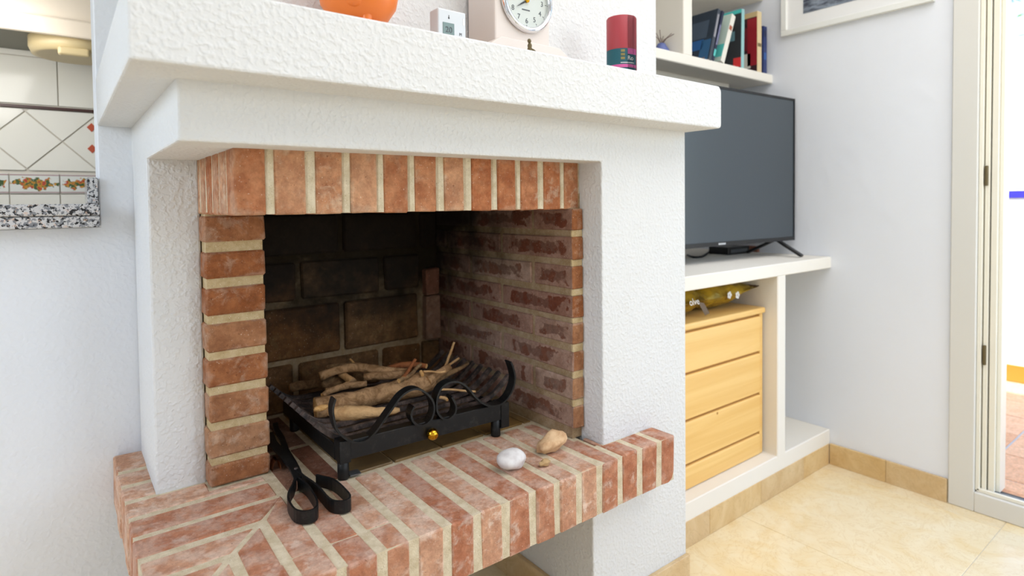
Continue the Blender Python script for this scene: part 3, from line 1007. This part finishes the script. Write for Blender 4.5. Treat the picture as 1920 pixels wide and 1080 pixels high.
# curled bark piece beside the column
c = C6(165, 600, 0.0)
bm = bmesh.new()
ring0, ring1 = [], []
for k in range(9):
    an = PI * (k / 8)
    for rg, yy_ in ((ring0, -0.012), (ring1, 0.014)):
        rg.append(bm.verts.new((c.x + 0.0095 * math.cos(an), c.y + 0.012 + yy_, 0.001 + 0.026 * math.sin(an))))
for k in range(8):
    bm.faces.new((ring0[k], ring0[k + 1], ring1[k + 1], ring1[k]))
bmesh.ops.solidify(bm, geom=bm.faces[:], thickness=0.003)
tag(bm_obj('bark_curl', bm, M['redbark'], None, True), 'small curled red-brown bark piece beside the brick column foot', 'bark')

# stones on the hearth
s1 = P(960, 880, Z=0.0)
tag(blob('pebble', (s1.x, s1.y, 0.03), (0.0375, 0.027, 0.0235), M['stone_white'], None, 3, 0.30, 1.0, 2.3, (0.2, 'Y'), floor=0.0), 'smooth white pebble on the hearth bricks', 'stone')
s2 = P(1034, 846, Z=0.0)
tag(blob('limestone_rock', (s2.x, s2.y, 0.03), (0.041, 0.026, 0.0195), M['stone_tan'], None, 3, 0.5, 1.3, 5.1, (-0.35, 'Y'), floor=0.0), 'tan rough rock behind the white pebble', 'stone')
s3 = P(1021, 874, Z=0.0)
o = tag(blob('limestone_chip', (s3.x, s3.y, 0.008), (0.0145, 0.009, 0.0075), M['stone_small'], None, 3, 0.5, 1.7, 9.4, floor=0.0), 'tiny tan stone chip in front of the rough rock', 'stone')

# ------------------------------------------------------------------ things on the mantel
zs = Zmt + 0.0005
CK = empty('mantel_clock', (0.86, 0.04, zs), 'cream mantel clock with round chrome-rimmed dial, centre of the mantel', 'clock')
cy0 = -0.012
box('body', 0.797, 0.952, cy0, 0.092, zs + 0.035, 1.24, M['clock_body'], CK, bev=0.004, seg=2)
prism('plinth', [(0.735, zs), (1.0, zs), (1.0, zs + 0.012), (0.985, zs + 0.018), (0.957, zs + 0.036), (0.792, zs + 0.036), (0.765, zs + 0.018), (0.735, zs + 0.012)], cy0 - 0.030, 0.094, M['clock_body'], CK, 'Y', bev=0.002)
cc = Vector((0.882, cy0, 1.066))
RX = Matrix.Translation(cc) @ Matrix.Rotation(PI / 2, 4, 'X')
lathe('chrome_rim', [(0.070, 0.0), (0.072, 0.006), (0.069, 0.012), (0.064, 0.0145), (0.060, 0.012), (0.059, 0.004), (0.059, 0.0)], M['chrome'], CK, 48, RX)
dialo = lathe('dial', [(0.0595, 0.001), (0.0595, 0.003)], M['dial'], CK, 48, RX)
for hnum in range(1, 13):
    an = PI / 2 - hnum * PI / 6
    text('numeral', str(hnum), (cc.x + 0.0445 * math.cos(an), cc.y - 0.0034, cc.z + 0.0445 * math.sin(an)), 0.016, M['ink_grey'], dialo)
for k in range(60):
    if k % 5 == 0:
        an = k * PI / 30
        p0 = Vector((math.cos(an), 0, math.sin(an)))
        q = cc + Vector((0, -0.0033, 0))
        bm2 = bmesh.new()
        bm_sweep(bm2, [q + p0 * 0.0535, q + p0 * 0.057], (0, 1, 0), 0.0004, 0.0012)
        bm_obj('minute_mark', bm2, M['ink_grey'], dialo)
for an, ln, wd in ((math.radians(212), 0.036, 0.004), (math.radians(62), 0.047, 0.003)):
    d = Vector((math.cos(an), 0, math.sin(an)))
    q = cc + Vector((0, -0.0055, 0))
    n = Vector((-d.z, 0, d.x))
    bm2 = bmesh.new()
    bm_prism(bm2, [((q - d * .008).x, (q - d * .008).z), ((q + n * wd * .5 + d * .012).x, (q + n * wd * .5 + d * .012).z), ((q + d * ln).x, (q + d * ln).z), ((q - n * wd * .5 + d * .012).x, (q - n * wd * .5 + d * .012).z)], q.y - 0.0005, q.y + 0.0005, 'Y')
    bm_obj('hand', bm2, M['ink'], CK)
lathe('hub', [(0.005, 0.002), (0.005, 0.008), (0.003, 0.0095)], M['brass'], CK, 16, RX)
box('maker_line', cc.x - 0.013, cc.x + 0.009, cc.y - 0.0036, cc.y - 0.003, cc.z - 0.022, cc.z - 0.0195, M['ink_grey'], dialo)

# thermostat
TH = empty('thermostat', (0.665, -0.04, zs), 'small white thermostat with grey screen, left of the clock', 'thermostat')
ta, tb_ = 0.637, 0.701
box('housing', ta, tb_, -0.045, -0.012, zs, zs + 0.066, M['therm'], TH, bev=0.003, seg=2)
scr = box('display', 0.6475, 0.6735, -0.0462, -0.044, 0.945, 0.971, M['lcd'], TH, bev=0.0005)
text('digits', '20', (0.6605, -0.0466, 0.957), 0.016, M['ink_grey'], scr)
text('button_mark', 'M', (0.688, -0.0455, 0.9525), 0.008, M['ink'], TH)
lathe('thermometer_mark', [(0.0018, 0), (0.0018, 0.0004)], M['ink'], TH, 12, Matrix.Translation((0.6615, -0.0451, 0.9805)) @ Matrix.Rotation(PI / 2, 4, 'X'))
box('thermometer_stem', 0.6609, 0.6621, -0.0455, -0.0450, 0.981, 0.986, M['ink'], TH)
box('vent_slot', 0.694, 0.697, -0.0455, -0.044, 0.972, 0.985, M['white_paper'], TH)

# figurine in front of the clock
FG = empty('figurine', (0.838, -0.085, zs), 'tiny bronze figurine standing in front of the mantel clock', 'figurine')
fx, fy = 0.834, -0.082
blob('head', (fx, fy, zs + 0.0235), (0.0043, 0.0043, 0.0050), M['bronze'], FG, 2, 0.1, 1.0, 1.0)
bm = bmesh.new()
bm_lathe(bm, [(0.0056, 0.0), (0.0060, 0.004), (0.0042, 0.010), (0.0050, 0.014), (0.0034, 0.018), (0.0022, 0.020)], 14, Matrix.Translation((fx + 0.001, fy, zs)))
bm_obj('torso', bm, M['bronze'], FG, True)
tube('leg', [(fx + .001, fy - .003, zs + .006), (fx + .006, fy - .006, zs + .004), (fx + .011, fy - .006, zs + .0022)], [.0026, .0024, .0018], M['bronze'], FG, 8)

# candle with its paper band and cellophane
CD = empty('pillar_candle', (1.165, -0.04, zs), 'burgundy pillar candle with teal and pink paper band, right on the mantel', 'candle')
ccx, ccy, cr = 1.163, -0.040, 0.0362
T = Matrix.Translation((ccx, ccy, zs))
lathe('wax', [(cr - 0.002, 0.0), (cr, 0.002), (cr, 0.136), (cr - 0.002, 0.139), (cr - 0.004, 0.1395)], M['wax'], CD, 40, T)
lathe('wax_top', [(cr - 0.0035, 0.1394), (cr - 0.010, 0.1400)], M['wax_top'], CD, 40, T)
tube('wick', [(ccx, ccy, zs + .139), (ccx + .0005, ccy, zs + .144), (ccx - .002, ccy, zs + .148)], .0007, M['wick'], CD, 6)


def band(name, a0, a1, z0, z1, mat, parent, r):
    bm = bmesh.new()
    n = max(3, int(abs(a1 - a0) / 0.12))
    lo = [bm.verts.new((ccx + r * math.cos(a0 + (a1 - a0) * k / n), ccy + r * math.sin(a0 + (a1 - a0) * k / n), zs + z0)) for k in range(n + 1)]
    hi = [bm.verts.new((v.co.x, v.co.y, zs + z1)) for v in lo]
    for k in range(n):
        bm.faces.new((lo[k], lo[k + 1], hi[k + 1], hi[k])).smooth = True
    bmesh.ops.solidify(bm, geom=bm.faces[:], thickness=0.0002)
    return bm_obj(name, bm, mat, parent)


aC = math.atan2(CP.y - ccy, CP.x - ccx)
bnd = band('paper_band', aC - 1.35, aC + 1.25, 0.004, 0.058, M['teal_paper'], CD, cr + 0.0006)
band('pink_stripe', aC - 1.35, aC + 1.25, 0.012, 0.0195, M['pink_paper'], bnd, cr + 0.0009)
band('pink_panel', aC + 0.42, aC + 1.25, 0.044, 0.058, M['pink_paper'], bnd, cr + 0.0009)
for k, z in enumerate((0.031, 0.040, 0.049)):
    a = aC + 0.10
    band('gold_motif', a - 0.13, a + 0.13, z, z + 0.006, M['gold_paper'], bnd, cr + 0.0009)
a = aC + 0.62
text('script', 'Ro', (ccx + (cr + .0013) * math.cos(a), ccy + (cr + .0013) * math.sin(a), zs + 0.034), 0.015, M['white_paper'], bnd, (PI / 2, 0, a + PI / 2))
band('white_line', aC - 0.05, aC + 0.95, 0.022, 0.0245, M['white_paper'], bnd, cr + 0.0009)
band('cellophane', aC + 0.4, aC + 1.6, 0.001, 0.137, M['film'], CD, cr + 0.0030)

# orange pot, only its belly and feet in the frame
OP = empty('ceramic_pot', (0.497, 0.0, zs), 'orange glazed round-bellied pot with stubby feet, leftmost on the mantel', 'pot')
bx, by, bz = 0.497, 0.003, zs + 0.083
lathe('belly', [(0.006, -0.073), (0.030, -0.070), (0.052, -0.056), (0.068, -0.032), (0.0745, 0.0), (0.071, 0.03), (0.058, 0.055), (0.040, 0.068), (0.034, 0.080), (0.038, 0.088), (0.030, 0.086)], M['orange'], OP, 40, Matrix.Translation((bx, by, bz)))
for a in (0.55, 2.2, 3.9, 5.4):
    px_, py_ = bx + 0.040 * math.cos(a - 0.75), by + 0.040 * math.sin(a - 0.75)
    lathe('foot', [(0.0085, 0.0), (0.0095, 0.004), (0.0085, 0.018), (0.012, 0.032), (0.008, 0.04)], M['orange'], OP, 16, Matrix.Translation((px_, py_, zs)))
blob('relief', (bx - 0.028, by - 0.046, bz - 0.030), (0.018, 0.018, 0.020), M['orange'], OP, 2, 0.1)

# ------------------------------------------------------------------ alcove: built-in shelf
BS = empty('built_in_shelf', (2.04, 0.3, ZF), 'cream masonry shelf unit with plinth and divider beside the fireplace', 'shelf')
YA = 0.099
box('shelf_board', 1.476, XR - 0.001, YA, 0.79, 0.332, 0.379, M['paint'], BS, bev=0.003)
box('divider', 2.176, 2.234, YA + 0.001, 0.79, -0.36, 0.334, M['paint'], BS, bev=0.003)
box('plinth', 1.476, XR - 0.001, YA + 0.002, 0.79, ZF, -0.350, M['paint'], BS, bev=0.003)
box('back_panel', 1.476, XR - 0.001, 0.62, 0.79, -0.36, 0.334, M['paint'], BS)

US = empty('book_shelf', (2.04, 0.5, 1.14), 'cream wall shelf with books above the television', 'shelf')
box('shelf_board', 1.476, XR - 0.001, 0.356, 0.795, 1.142, 1.181, M['paint'], US, bev=0.003)
box('divider', 1.958, 2.013, 0.358, 0.795, 1.180, 1.525, M['paint'], US, bev=0.003)
box('upper_board', 1.476, XR - 0.001, 0.40, 0.795, 1.523, 1.56, M['paint'], US, bev=0.003)
box('batten', 1.476, 2.45, 0.475, 0.51, 1.085, 1.142, M['paint'], US, bev=0.003)

# books
SH = 1.1815


def book(x, thick, h, depth, lean, spine, cover, label, top=None, extra=None, y=0.362):
    """x: right lower spine edge; leans to the right by the given angle"""
    bt = empty('book', (x - thick / 2, y + depth / 2, SH), label, 'book', 'books on the wall shelf')
    mt = Matrix.Translation((x, 0, SH)) @ Matrix.Rotation(lean, 4, 'Y')
    cs = flat('book_spine_colour', spine, 0.45)
    cc_ = flat('book_cover_colour', cover, 0.45)
    box('cover', -thick, -thick + 0.0025, y, y + depth, 0, h, cc_, bt, mtx=mt)
    box('cover', -0.0025, 0, y, y + depth, 0, h, cc_, bt, mtx=mt)
    box('spine', -thick, 0, y - 0.002, y, 0, h, cs, bt, mtx=mt)
    box('page_block', -thick + 0.0026, -0.0026, y + 0.0005, y + depth - 0.003, 0.003, h - 0.003, M['white_paper'], bt, mtx=mt)
    for (ya, yb, za, zb_, col, side) in (extra or []):
        m2 = flat('book_print', col, 0.4)
        if side == 'c':
            box('cover_print', -thick - 0.0006, -thick + 0.0004, y + ya, y + yb, za, zb_, m2, bt, mtx=mt)
        else:
            box('spine_print', -thick + ya * thick, -thick + yb * thick, y - 0.0026, y - 0.0018, za, zb_, m2, bt, mtx=mt)
    return bt


bxp = lambda px: P(px, 118, Y=0.362).x
book(bxp(1333), 0.018, 0.222, 0.15, 0.30, (58, 66, 78), (40, 52, 66), 'book with dark slate cover and blue picture, leftmost beside the divider', extra=[(0.03, 0.14, 0.10, 0.18, (70, 84, 100), 'c'), (0.04, 0.15, 0.05, 0.095, (36, 92, 150), 'c'), (0.005, 0.05, 0.0, 0.09, (44, 92, 132), 'c'), (0.2, 0.8, 0.10, 0.20, (150, 150, 156), 's'), (0.02, 0.06, 0.0, 0.012, (196, 140, 60), 'c')])
book(bxp(1338), 0.014, 0.222, 0.15, 0.335, (34, 40, 66), (36, 44, 72), 'thin navy book leaning between slate book and white book', extra=[(0.2, 0.8, 0.07, 0.16, (120, 122, 152), 's'), (0.1, 0.9, 0.02, 0.05, (92, 196, 190), 's')])
book(bxp(1357), 0.026, 0.222, 0.14, 0.385, (232, 228, 216), (196, 214, 200), 'white-spined leaning book with pale green cover', extra=[(0.1, 0.8, 0.15, 0.17, (170, 90, 60), 's'), (0.0, 0.06, 0.02, 0.08, (92, 200, 190), 'c')])
book(bxp(1394), 0.021, 0.248, 0.15, 0.02, (150, 196, 196), (52, 52, 56), 'black book with turquoise spine and red cover label', extra=[(0.0, 0.15, 0.232, 0.248, (84, 206, 198), 'c'), (0.0, 0.035, 0.005, 0.045, (226, 60, 60), 'c'), (0.03, 0.06, 0.12, 0.16, (110, 150, 160), 'c')])
book(bxp(1427), 0.034, 0.262, 0.14, 0.0, (222, 200, 156), (60, 34, 38), 'cream-spined book with dark red cover, second from the right', extra=[(0.0, 0.14, 0.24, 0.262, (214, 190, 140), 'c'), (0.0, 0.045, 0.03, 0.236, (160, 38, 48), 'c'), (0.03, 0.075, 0.02, 0.085, (226, 220, 206), 'c'), (0.045, 0.10, 0.10, 0.20, (120, 40, 48), 'c'), (0.1, 0.9, 0.11, 0.125, (120, 104, 70), 's')])
book(bxp(1437), 0.030, 0.206, 0.13, 0.0, (36, 52, 104), (40, 56, 110), 'low dark blue book at the right end by the wall', extra=[(0.2, 0.8, 0.06, 0.09, (44, 92, 160), 's'), (0.2, 0.8, 0.16, 0.19, (28, 36, 70), 's')])

# blue ornament with dried stalks, left of the divider
p0 = P(1240, 84, Y=0.44)
ON = empty('ornament', (p0.x, p0.y, SH), 'small blue ornament with dry stalks on the wall shelf, left of the divider', 'ornament')
lathe('vase', [(0.018, 0.0), (0.028, 0.01), (0.030, 0.026), (0.018, 0.045), (0.014, 0.052)], M['blue_ornament'], ON, 20, Matrix.Translation((p0.x, p0.y, SH)))
for k in range(9):
    a = random.uniform(0, 2 * PI)
    l = random.uniform(0.025, 0.055)
    tube('stalk', [(p0.x, p0.y, SH + .045), (p0.x + math.cos(a) * l * .4, p0.y + math.sin(a) * l * .4, SH + .07), (p0.x + math.cos(a) * l, p0.y + math.sin(a) * l, SH + .075 + random.uniform(-.01, .03))], .0012, M['dry_plant'], ON, 5)

# ------------------------------------------------------------------ television
TV = empty('television', (2.10, 0.26, 0.3795), 'black flat screen television on the cream shelf', 'television')
ya = 0.240
tx0, tx1, tz0, tz1 = 1.60, 2.578, 0.444, 1.054
box('rear_shell', tx0 + 0.02, tx1 - 0.02, ya + 0.012, ya + 0.055, tz0 + 0.03, tz1 - 0.06, M['black_plastic'], TV, bev=0.008)
bm = bmesh.new()
bm_box(bm, tx0, tx0 + 0.008, ya, ya + 0.018, tz0, tz1)
bm_box(bm, tx1 - 0.008, tx1, ya, ya + 0.018, tz0, tz1)
bm_box(bm, tx0 + 0.008, tx1 - 0.008, ya, ya + 0.018, tz1 - 0.009, tz1)
bm_box(bm, tx0 + 0.008, tx1 - 0.008, ya, ya + 0.018, tz0, tz0 + 0.016)
bm_obj('bezel', bm, M['black_plastic'], TV)
box('screen', tx0 + 0.007, tx1 - 0.007, ya + 0.003, ya + 0.015, tz0 + 0.014, tz1 - 0.008, M['tv_screen'], TV)
lg = P(1364, 459, Y=ya)
box('badge', lg.x - 0.022, lg.x + 0.022, ya - 0.001, ya + 0.001, 0.449, 0.456, M['silver'], TV)
for xf in (2.470, 1.625):
    for y1 in (0.155, 0.405):
        path = [(xf, 0.262, 0.452), (xf + 0.004, 0.262 + (y1 - 0.262) * .35, 0.428), (xf + 0.012, y1, 0.386)]
        sw('leg', path, (1, 0, 0), 0.020, 0.010, M['black_plastic'], TV)
TV.matrix_basis = Matrix.Translation((2.578, ya, 0)) @ Matrix.Rotation(-0.046, 4, 'Z') @ Matrix.Translation((-2.578, -ya, 0)) @ TV.matrix_basis
# cable, media box and remote behind it
CB = tube('cable', smooth_path([P(1289, 478, Z=.3845), P(1300, 482, Z=.3845), P(1316, 481, Z=.3845), P(1327, 474, Z=.3845), P(1336, 466, Z=.3845)], 4), 0.0042, M['black_plastic'], None, 8)
tag(CB, 'black cable looping on the shelf under the television', 'cable')
q = P(1356, 474, Z=0.38)
mb = empty('media_box', (q.x, 0.45, 0.38), 'small black media box behind the television foot', 'media box')
box('case', q.x - 0.08, q.x + 0.09, 0.43, 0.53, 0.3795, 0.412, M['black_plastic'], mb, bev=0.003)
box('port_strip', q.x - 0.06, q.x + 0.07, 0.4285, 0.431, 0.388, 0.402, M['steel'], mb)
q = P(1432, 472, Z=0.38)
tag(box('small_box', q.x - 0.035, q.x + 0.035, 0.42, 0.50, 0.3795, 0.406, flat('brown_card', (150, 96, 74), 0.7), None, bev=0.002), 'small reddish-brown box at the right behind the television foot', 'box')

# ------------------------------------------------------------------ chest of drawers in the lower niche
CH = empty('chest_of_drawers', (1.85, 0.35, -0.35), 'honey pine chest of drawers in the niche under the television', 'chest of drawers')
cx0, cx1, cyf, cz0, cz1 = 1.50, 2.165, 0.150, -0.349, 0.212
box('carcass', cx0, cx1 - 0.0, cyf + 0.022, 0.60, cz0, cz1 - 0.022, M['pine'], CH, bev=0.002)
box('top_board', cx0 - 0.003, cx1 + 0.004, cyf - 0.006, 0.602, cz1 - 0.022, cz1, M['pine'], CH, bev=0.006, seg=3)
box('side_rail', cx1 - 0.020, cx1, cyf + 0.004, cyf + 0.022, cz0, cz1 - 0.022, M['pine'], CH, bev=0.002)
for za, zb_ in ((0.046, 0.180), (-0.112, 0.038), (-0.262, -0.120), (-0.349, -0.270)):
    d = box('drawer', cx0 + 0.01, cx1 - 0.022, cyf, cyf + 0.021, za, zb_, M['pine'], CH, bev=0.006, seg=3)
    box('drawer_gap_shade', cx0 + 0.01, cx1 - 0.022, cyf + 0.010, cyf + 0.0215, za - 0.0075, za - 0.0005, M['pine_dark'], d)  # darker strip paints the shadow line between drawers
kn = P(1345, 775, Y=cyf)
lathe('wood_knot', [(0.0045, 0.0), (0.0045, 0.0006)], M['pine_dark'], CH, 12, Matrix.Translation((kn.x, cyf + 0.0002, kn.z)) @ Matrix.Rotation(PI / 2, 4, 'X'))

# snack bag on the chest
BG = empty('snack_bag', (1.95, 0.26, cz1), 'crumpled gold foil snack bag lying on the pine chest', 'snack bag')
gx0, gx1, gyc, gz = 1.62, 2.165, 0.275, cz1 + 0.056
bm = bmesh.new()
NU, NV = 30, 14
grid = []
for side in (1, -1):
    rows_ = []
    for i in range(NU + 1):
        u = i / NU
        r_ = []
        for j in range(NV + 1):
            v = j / NV
            prof = (max(0.0, math.sin(PI * u)) ** 0.55) * (max(0.0, math.sin(PI * v)) ** 0.6)
            x = gx0 + (gx1 - gx0) * u
            y = gyc + (v - 0.5) * 0.20 * (0.80 + 0.20 * abs(2 * u - 1))
            wr = 0.012 * noise.noise(Vector((x * 14, y * 10, side * 3.0))) + 0.006 * noise.noise(Vector((x * 40, y * 30, side)))
            pinch = 1 - 0.45 * math.exp(-((u - 0.45) / 0.05) ** 2)
            z = gz + side * (0.054 * prof * pinch) + wr * (0.3 + prof) + 0.018 * max(0, u - 0.75) * 4
            z = max(z, cz1 + 0.0012 + (0.0006 if side > 0 else 0))
            r_.append(bm.verts.new((x, y, z)))
        rows_.append(r_)
    grid.append(rows_)
    for i in range(NU):
        for j in range(NV):
            bm.faces.new((rows_[i][j], rows_[i + 1][j], rows_[i + 1][j + 1], rows_[i][j + 1])).smooth = True
for i in range(NU):
    for j in (0, NV):
        bm.faces.new((grid[0][i][j], grid[0][i + 1][j], grid[1][i + 1][j], grid[1][i][j]))
for j in range(NV):
    for i in (0, NU):
        bm.faces.new((grid[0][i][j], grid[0][i][j + 1], grid[1][i][j + 1], grid[1][i][j]))
bm_obj('foil_body', bm, M['foil'], BG)
bm = bmesh.new()
bm_sweep(bm, [(gx1 - 0.004, gyc, gz + 0.018), (gx1 + 0.012, gyc, gz + 0.022), (gx1 + 0.030, gyc - 0.004, gz + 0.026)], (0, 1, 0), 0.20, 0.0015)
bm_obj('crimped_seal', bm, M['foil_dark'], BG)
bm = bmesh.new()
fx_ = P(1320, 572, Y=0.172).x
for a, b, c_, d_ in (((-.035, .172, .060), (-.005, .168, .052), (.030, .170, .012), (.012, .176, .006)), ((.0, .171, .050), (.028, .172, .020), (.034, .172, .010), (.02, .174, .03))):
    vs = [bm.verts.new((fx_ + p[0], p[1], cz1 + p[2])) for p in (a, b, c_, d_)]
    bm.faces.new(vs)
bmesh.ops.solidify(bm, geom=bm.faces[:], thickness=0.001)
bm_obj('folded_flap', bm, M['foil_inner'], BG)
tz = P(1300, 566, Y=0.170)
text('lettering', 'olve', (tz.x, 0.166, tz.z), 0.033, M['white_paper'], BG, (PI / 2 - 0.25, 0, 0))
for px_ in (1365, 1380):
    q = P(px_, 553, Y=0.180)
    for k in range(5):
        an = 2 * PI * k / 5
        lathe('flower_mark', [(0.006, 0.0), (0.006, 0.0006)], M['white_paper'], BG, 10, Matrix.Translation((q.x + 0.008 * math.cos(an), 0.176 - 0.002, q.z + 0.008 * math.sin(an))) @ Matrix.Rotation(PI / 2, 4, 'X'))

# ------------------------------------------------------------------ picture on the right wall
PF = empty('picture_frame', (XR, 0.02, 1.55), 'white framed grey sea photograph on the right wall', 'picture')
py0, py1, pz0, pz1 = 0.309, -0.262, 1.336, 1.86
fw_ = 0.024
for a in (((py1, py0), (pz0, pz0 + fw_)), ((py1, py0), (pz1 - fw_, pz1)), ((py1, py1 + fw_), (pz0 + fw_, pz1 - fw_)), ((py0 - fw_, py0), (pz0 + fw_, pz1 - fw_))):
    box('frame_rail', XR - 0.022, XR - 0.001, a[0][0], a[0][1], a[1][0], a[1][1], M['frame_white'], PF, bev=0.0015)
box('mat_board', XR - 0.010, XR - 0.002, py1 + fw_, py0 - fw_, pz0 + fw_, pz1 - fw_, M['white_paper'], PF)
box('photograph', XR - 0.0115, XR - 0.0095, py1 + 0.09, 0.215, 1.414, pz1 - 0.09, M['photo_sea'], PF)

# ------------------------------------------------------------------ granite counter of the pass-through
GC = empty('granite_counter', (-0.4, 0.74, 0.572), 'speckled granite counter ledge in the kitchen opening', 'counter')
box('lower_slab', -0.95, 0.124, 0.668, 0.90, 0.572, 0.5985, M['granite'], GC, bev=0.002)
box('upper_slab', -0.95, 0.124, 0.664, 0.90, 0.600, 0.627, M['granite'], GC, bev=0.003)
box('upstand', 0.102, 0.1235, 0.700, 0.86, 0.628, 0.690, M['granite'], GC, bev=0.002)

# ------------------------------------------------------------------ kitchen beyond
YK = 1.56
wk = structure(box('wall_kitchen', XL, 1.1, YK, YK + 0.1, ZF, ZC, M['grout']))
structure(box('wall_kitchen_right', 0.62, 0.72, 0.90, YK, ZF, ZC, M['wall']))
hd = 0.098          # half diagonal of the diamond tiles
zc_ = 0.850
for i in range(-6, 5):
    for j in range(-3, 4):
        if (i + j) % 2:
            continue
        cx_, cz_ = 0.063 + hd * (i + 0), zc_ + hd * (j) + hd
        r_ = hd - 0.003
        pts = [(cx_ - r_, cz_), (cx_, cz_ - r_), (cx_ + r_, cz_), (cx_, cz_ + r_)]
        # clip to the band between border and trim
        for lim, keep in ((0.748, 1), (0.955, -1)):
            out = []
            for a, b in zip(pts, pts[1:] + pts[:1]):
                ia, ib = (a[1] - lim) * keep >= 0, (b[1] - lim) * keep >= 0
                if ia:
                    out.append(a)
                if ia != ib:
                    t = (lim - a[1]) / (b[1] - a[1])
                    out.append((a[0] + (b[0] - a[0]) * t, lim))
            pts = out
        if len(pts) < 3 or cx_ > 0.5:
            continue
        area = abs(sum(a[0] * b[1] - a[1] * b[0] for a, b in zip(pts, pts[1:] + pts[:1]))) / 2
        if area < 1e-4:
            continue
        prism('diamond_tile', pts, YK - 0.006, YK - 0.0005, M['kitchen_tile'], wk, 'Y', bev=0.0006)
for k in range(2):
    q = (0.147, 0.905 - k * 0.076)
    prism('motif_tile', [(q[0] - .014, q[1]), (q[0], q[1] - .016), (q[0] + .014, q[1]), (q[0], q[1] + .016)], YK - 0.008, YK - 0.0055, M['motif'], wk, 'Y')
for i in range(-6, 4):
    xa = 0.052 + 0.135 * i - 0.135
    box('border_tile', xa + 0.0015, xa + 0.1335, YK - 0.007, YK - 0.0005, 0.669, 0.736, M['fruit_tile'], wk, bev=0.001)
    box('lower_tile', xa + 0.0015, xa + 0.1335, YK - 0.006, YK - 0.0005, 0.52, 0.665, M['kitchen_tile'], wk, bev=0.001)
box('trim_tile', -0.9, 0.6, YK - 0.010, YK - 0.0005, 0.958, 0.968, M['kitchen_trim'], wk, bev=0.001)
for i in range(-4, 3):
    for j in range(4):
        xa, za = 0.055 + 0.20 * i, 0.972 + 0.162 * j
        box('upper_tile', xa + 0.0015, xa + 0.1985, YK - 0.006, YK - 0.0005, za + 0.001, za + 0.160, M['kitchen_tile'], wk, bev=0.001)
# extractor hood with round filter
HD = empty('extractor_hood', (0.0, 1.3, 1.14), 'cream extractor hood with round filter ring over the kitchen counter', 'extractor hood')
box('front_panel', -0.55, 0.45, 1.18, 1.20, 1.132, 1.185, M['cabinet'], HD, bev=0.006, seg=2)
box('canopy', -0.55, 0.45, 1.195, 1.55, 1.165, 1.45, M['cabinet'], HD, bev=0.004)
box('underside', -0.54, 0.44, 1.20, 1.54, 1.150, 1.166, M['hood_grey'], HD)
rc = P(140, 66, Y=1.32)
T = Matrix.Translation((rc.x, 1.32, 1.10))
lathe('filter_ring', [(0.095, 0.0), (0.110, 0.0), (0.118, 0.02), (0.118, 0.052), (0.105, 0.052), (0.098, 0.02)], M['ring'], HD, 40, T)
lathe('filter_plate', [(0.094, 0.006), (0.094, 0.012)], M['hood_grey'], HD, 32, T)
box('latch', rc.x - 0.045, rc.x + 0.035, 1.205, 1.235, 1.082, 1.108, M['ring'], HD, bev=0.008, seg=3)

# ------------------------------------------------------------------ terrace
ZT = -0.52
tf = structure(box('floor_terrace', XR + 0.14, 4.9, -3.2, 1.6, ZT - 0.08, ZT - 0.003, M['terr_grout']))
box('door_sill', XR + 0.06, XR + 0.14, DY1, DY0, ZT - 0.05, -0.44, M['terracotta'], tf, bev=0.003)
tw = 0.30
for i in range(7):
    for j in range(-4, 4):
        xa, ya_ = XR + 0.15 + i * tw, -0.30 + j * tw
        if xa > 4.68:
            continue
        box('terrace_tile', xa + 0.004, min(xa + tw, 4.69) - 0.004, ya_ + 0.004, ya_ + tw - 0.004, ZT - 0.02, ZT + random.uniform(0, .001), M['terracotta'], tf, bev=0.002)
tp = structure(box('wall_terrace', 4.70, 4.85, -3.2, 1.6, ZT, 0.66, M['outwall']))
for j in range(-3, 4):
    ya_ = 0.02 + j * 0.30
    box('skirting_tile', 4.688, 4.70, ya_ + 0.004, ya_ + 0.296, ZT + 0.001, -0.415, M['orange_tile'], tp, bev=0.002)
for j in range(-8, 7):
    ya_ = -0.005 + j * 0.16
    box('cap_tile', 4.690, 4.70, ya_ + 0.005, ya_ + 0.155, 0.615, 0.66, M['blue_tile'], tp, bev=0.002)

# tree beyond the terrace
TR = empty('tree', (9.2, 0.35, ZT), 'green tree behind the terrace wall, only a sprig in view', 'tree')
tp0 = P(1912, 14, X=9.0)
tube('trunk', smooth_path([(9.3, tp0.y - 1.2, ZT - 1.0), (9.25, tp0.y - 0.9, 1.6), (9.1, tp0.y - 0.5, 2.6), (9.0, tp0.y - 0.1, tp0.z)], 4), [.14, .12, .11, .1, .1, .09, .08, .07, .06, .05, .04, .03, .015], M['bark_dark'], TR, 8)
bm = bmesh.new()
for k in range(260):
    c0 = Vector((9.0 + random.gauss(0, .25), tp0.y - 0.35 + random.gauss(0, .33), tp0.z + 0.25 + random.gauss(0, .22)))
    a = Vector((random.uniform(-1, 1), random.uniform(-1, 1), random.uniform(-1, 1))).normalized() * 0.07
    b = a.orthogonal().normalized() * 0.02
    bm.faces.new([bm.verts.new(c0 + v) for v in (-a, b, a, -b)])
f = bm_obj('foliage', bm, M['leaf'], TR)
f['kind'] = 'stuff'
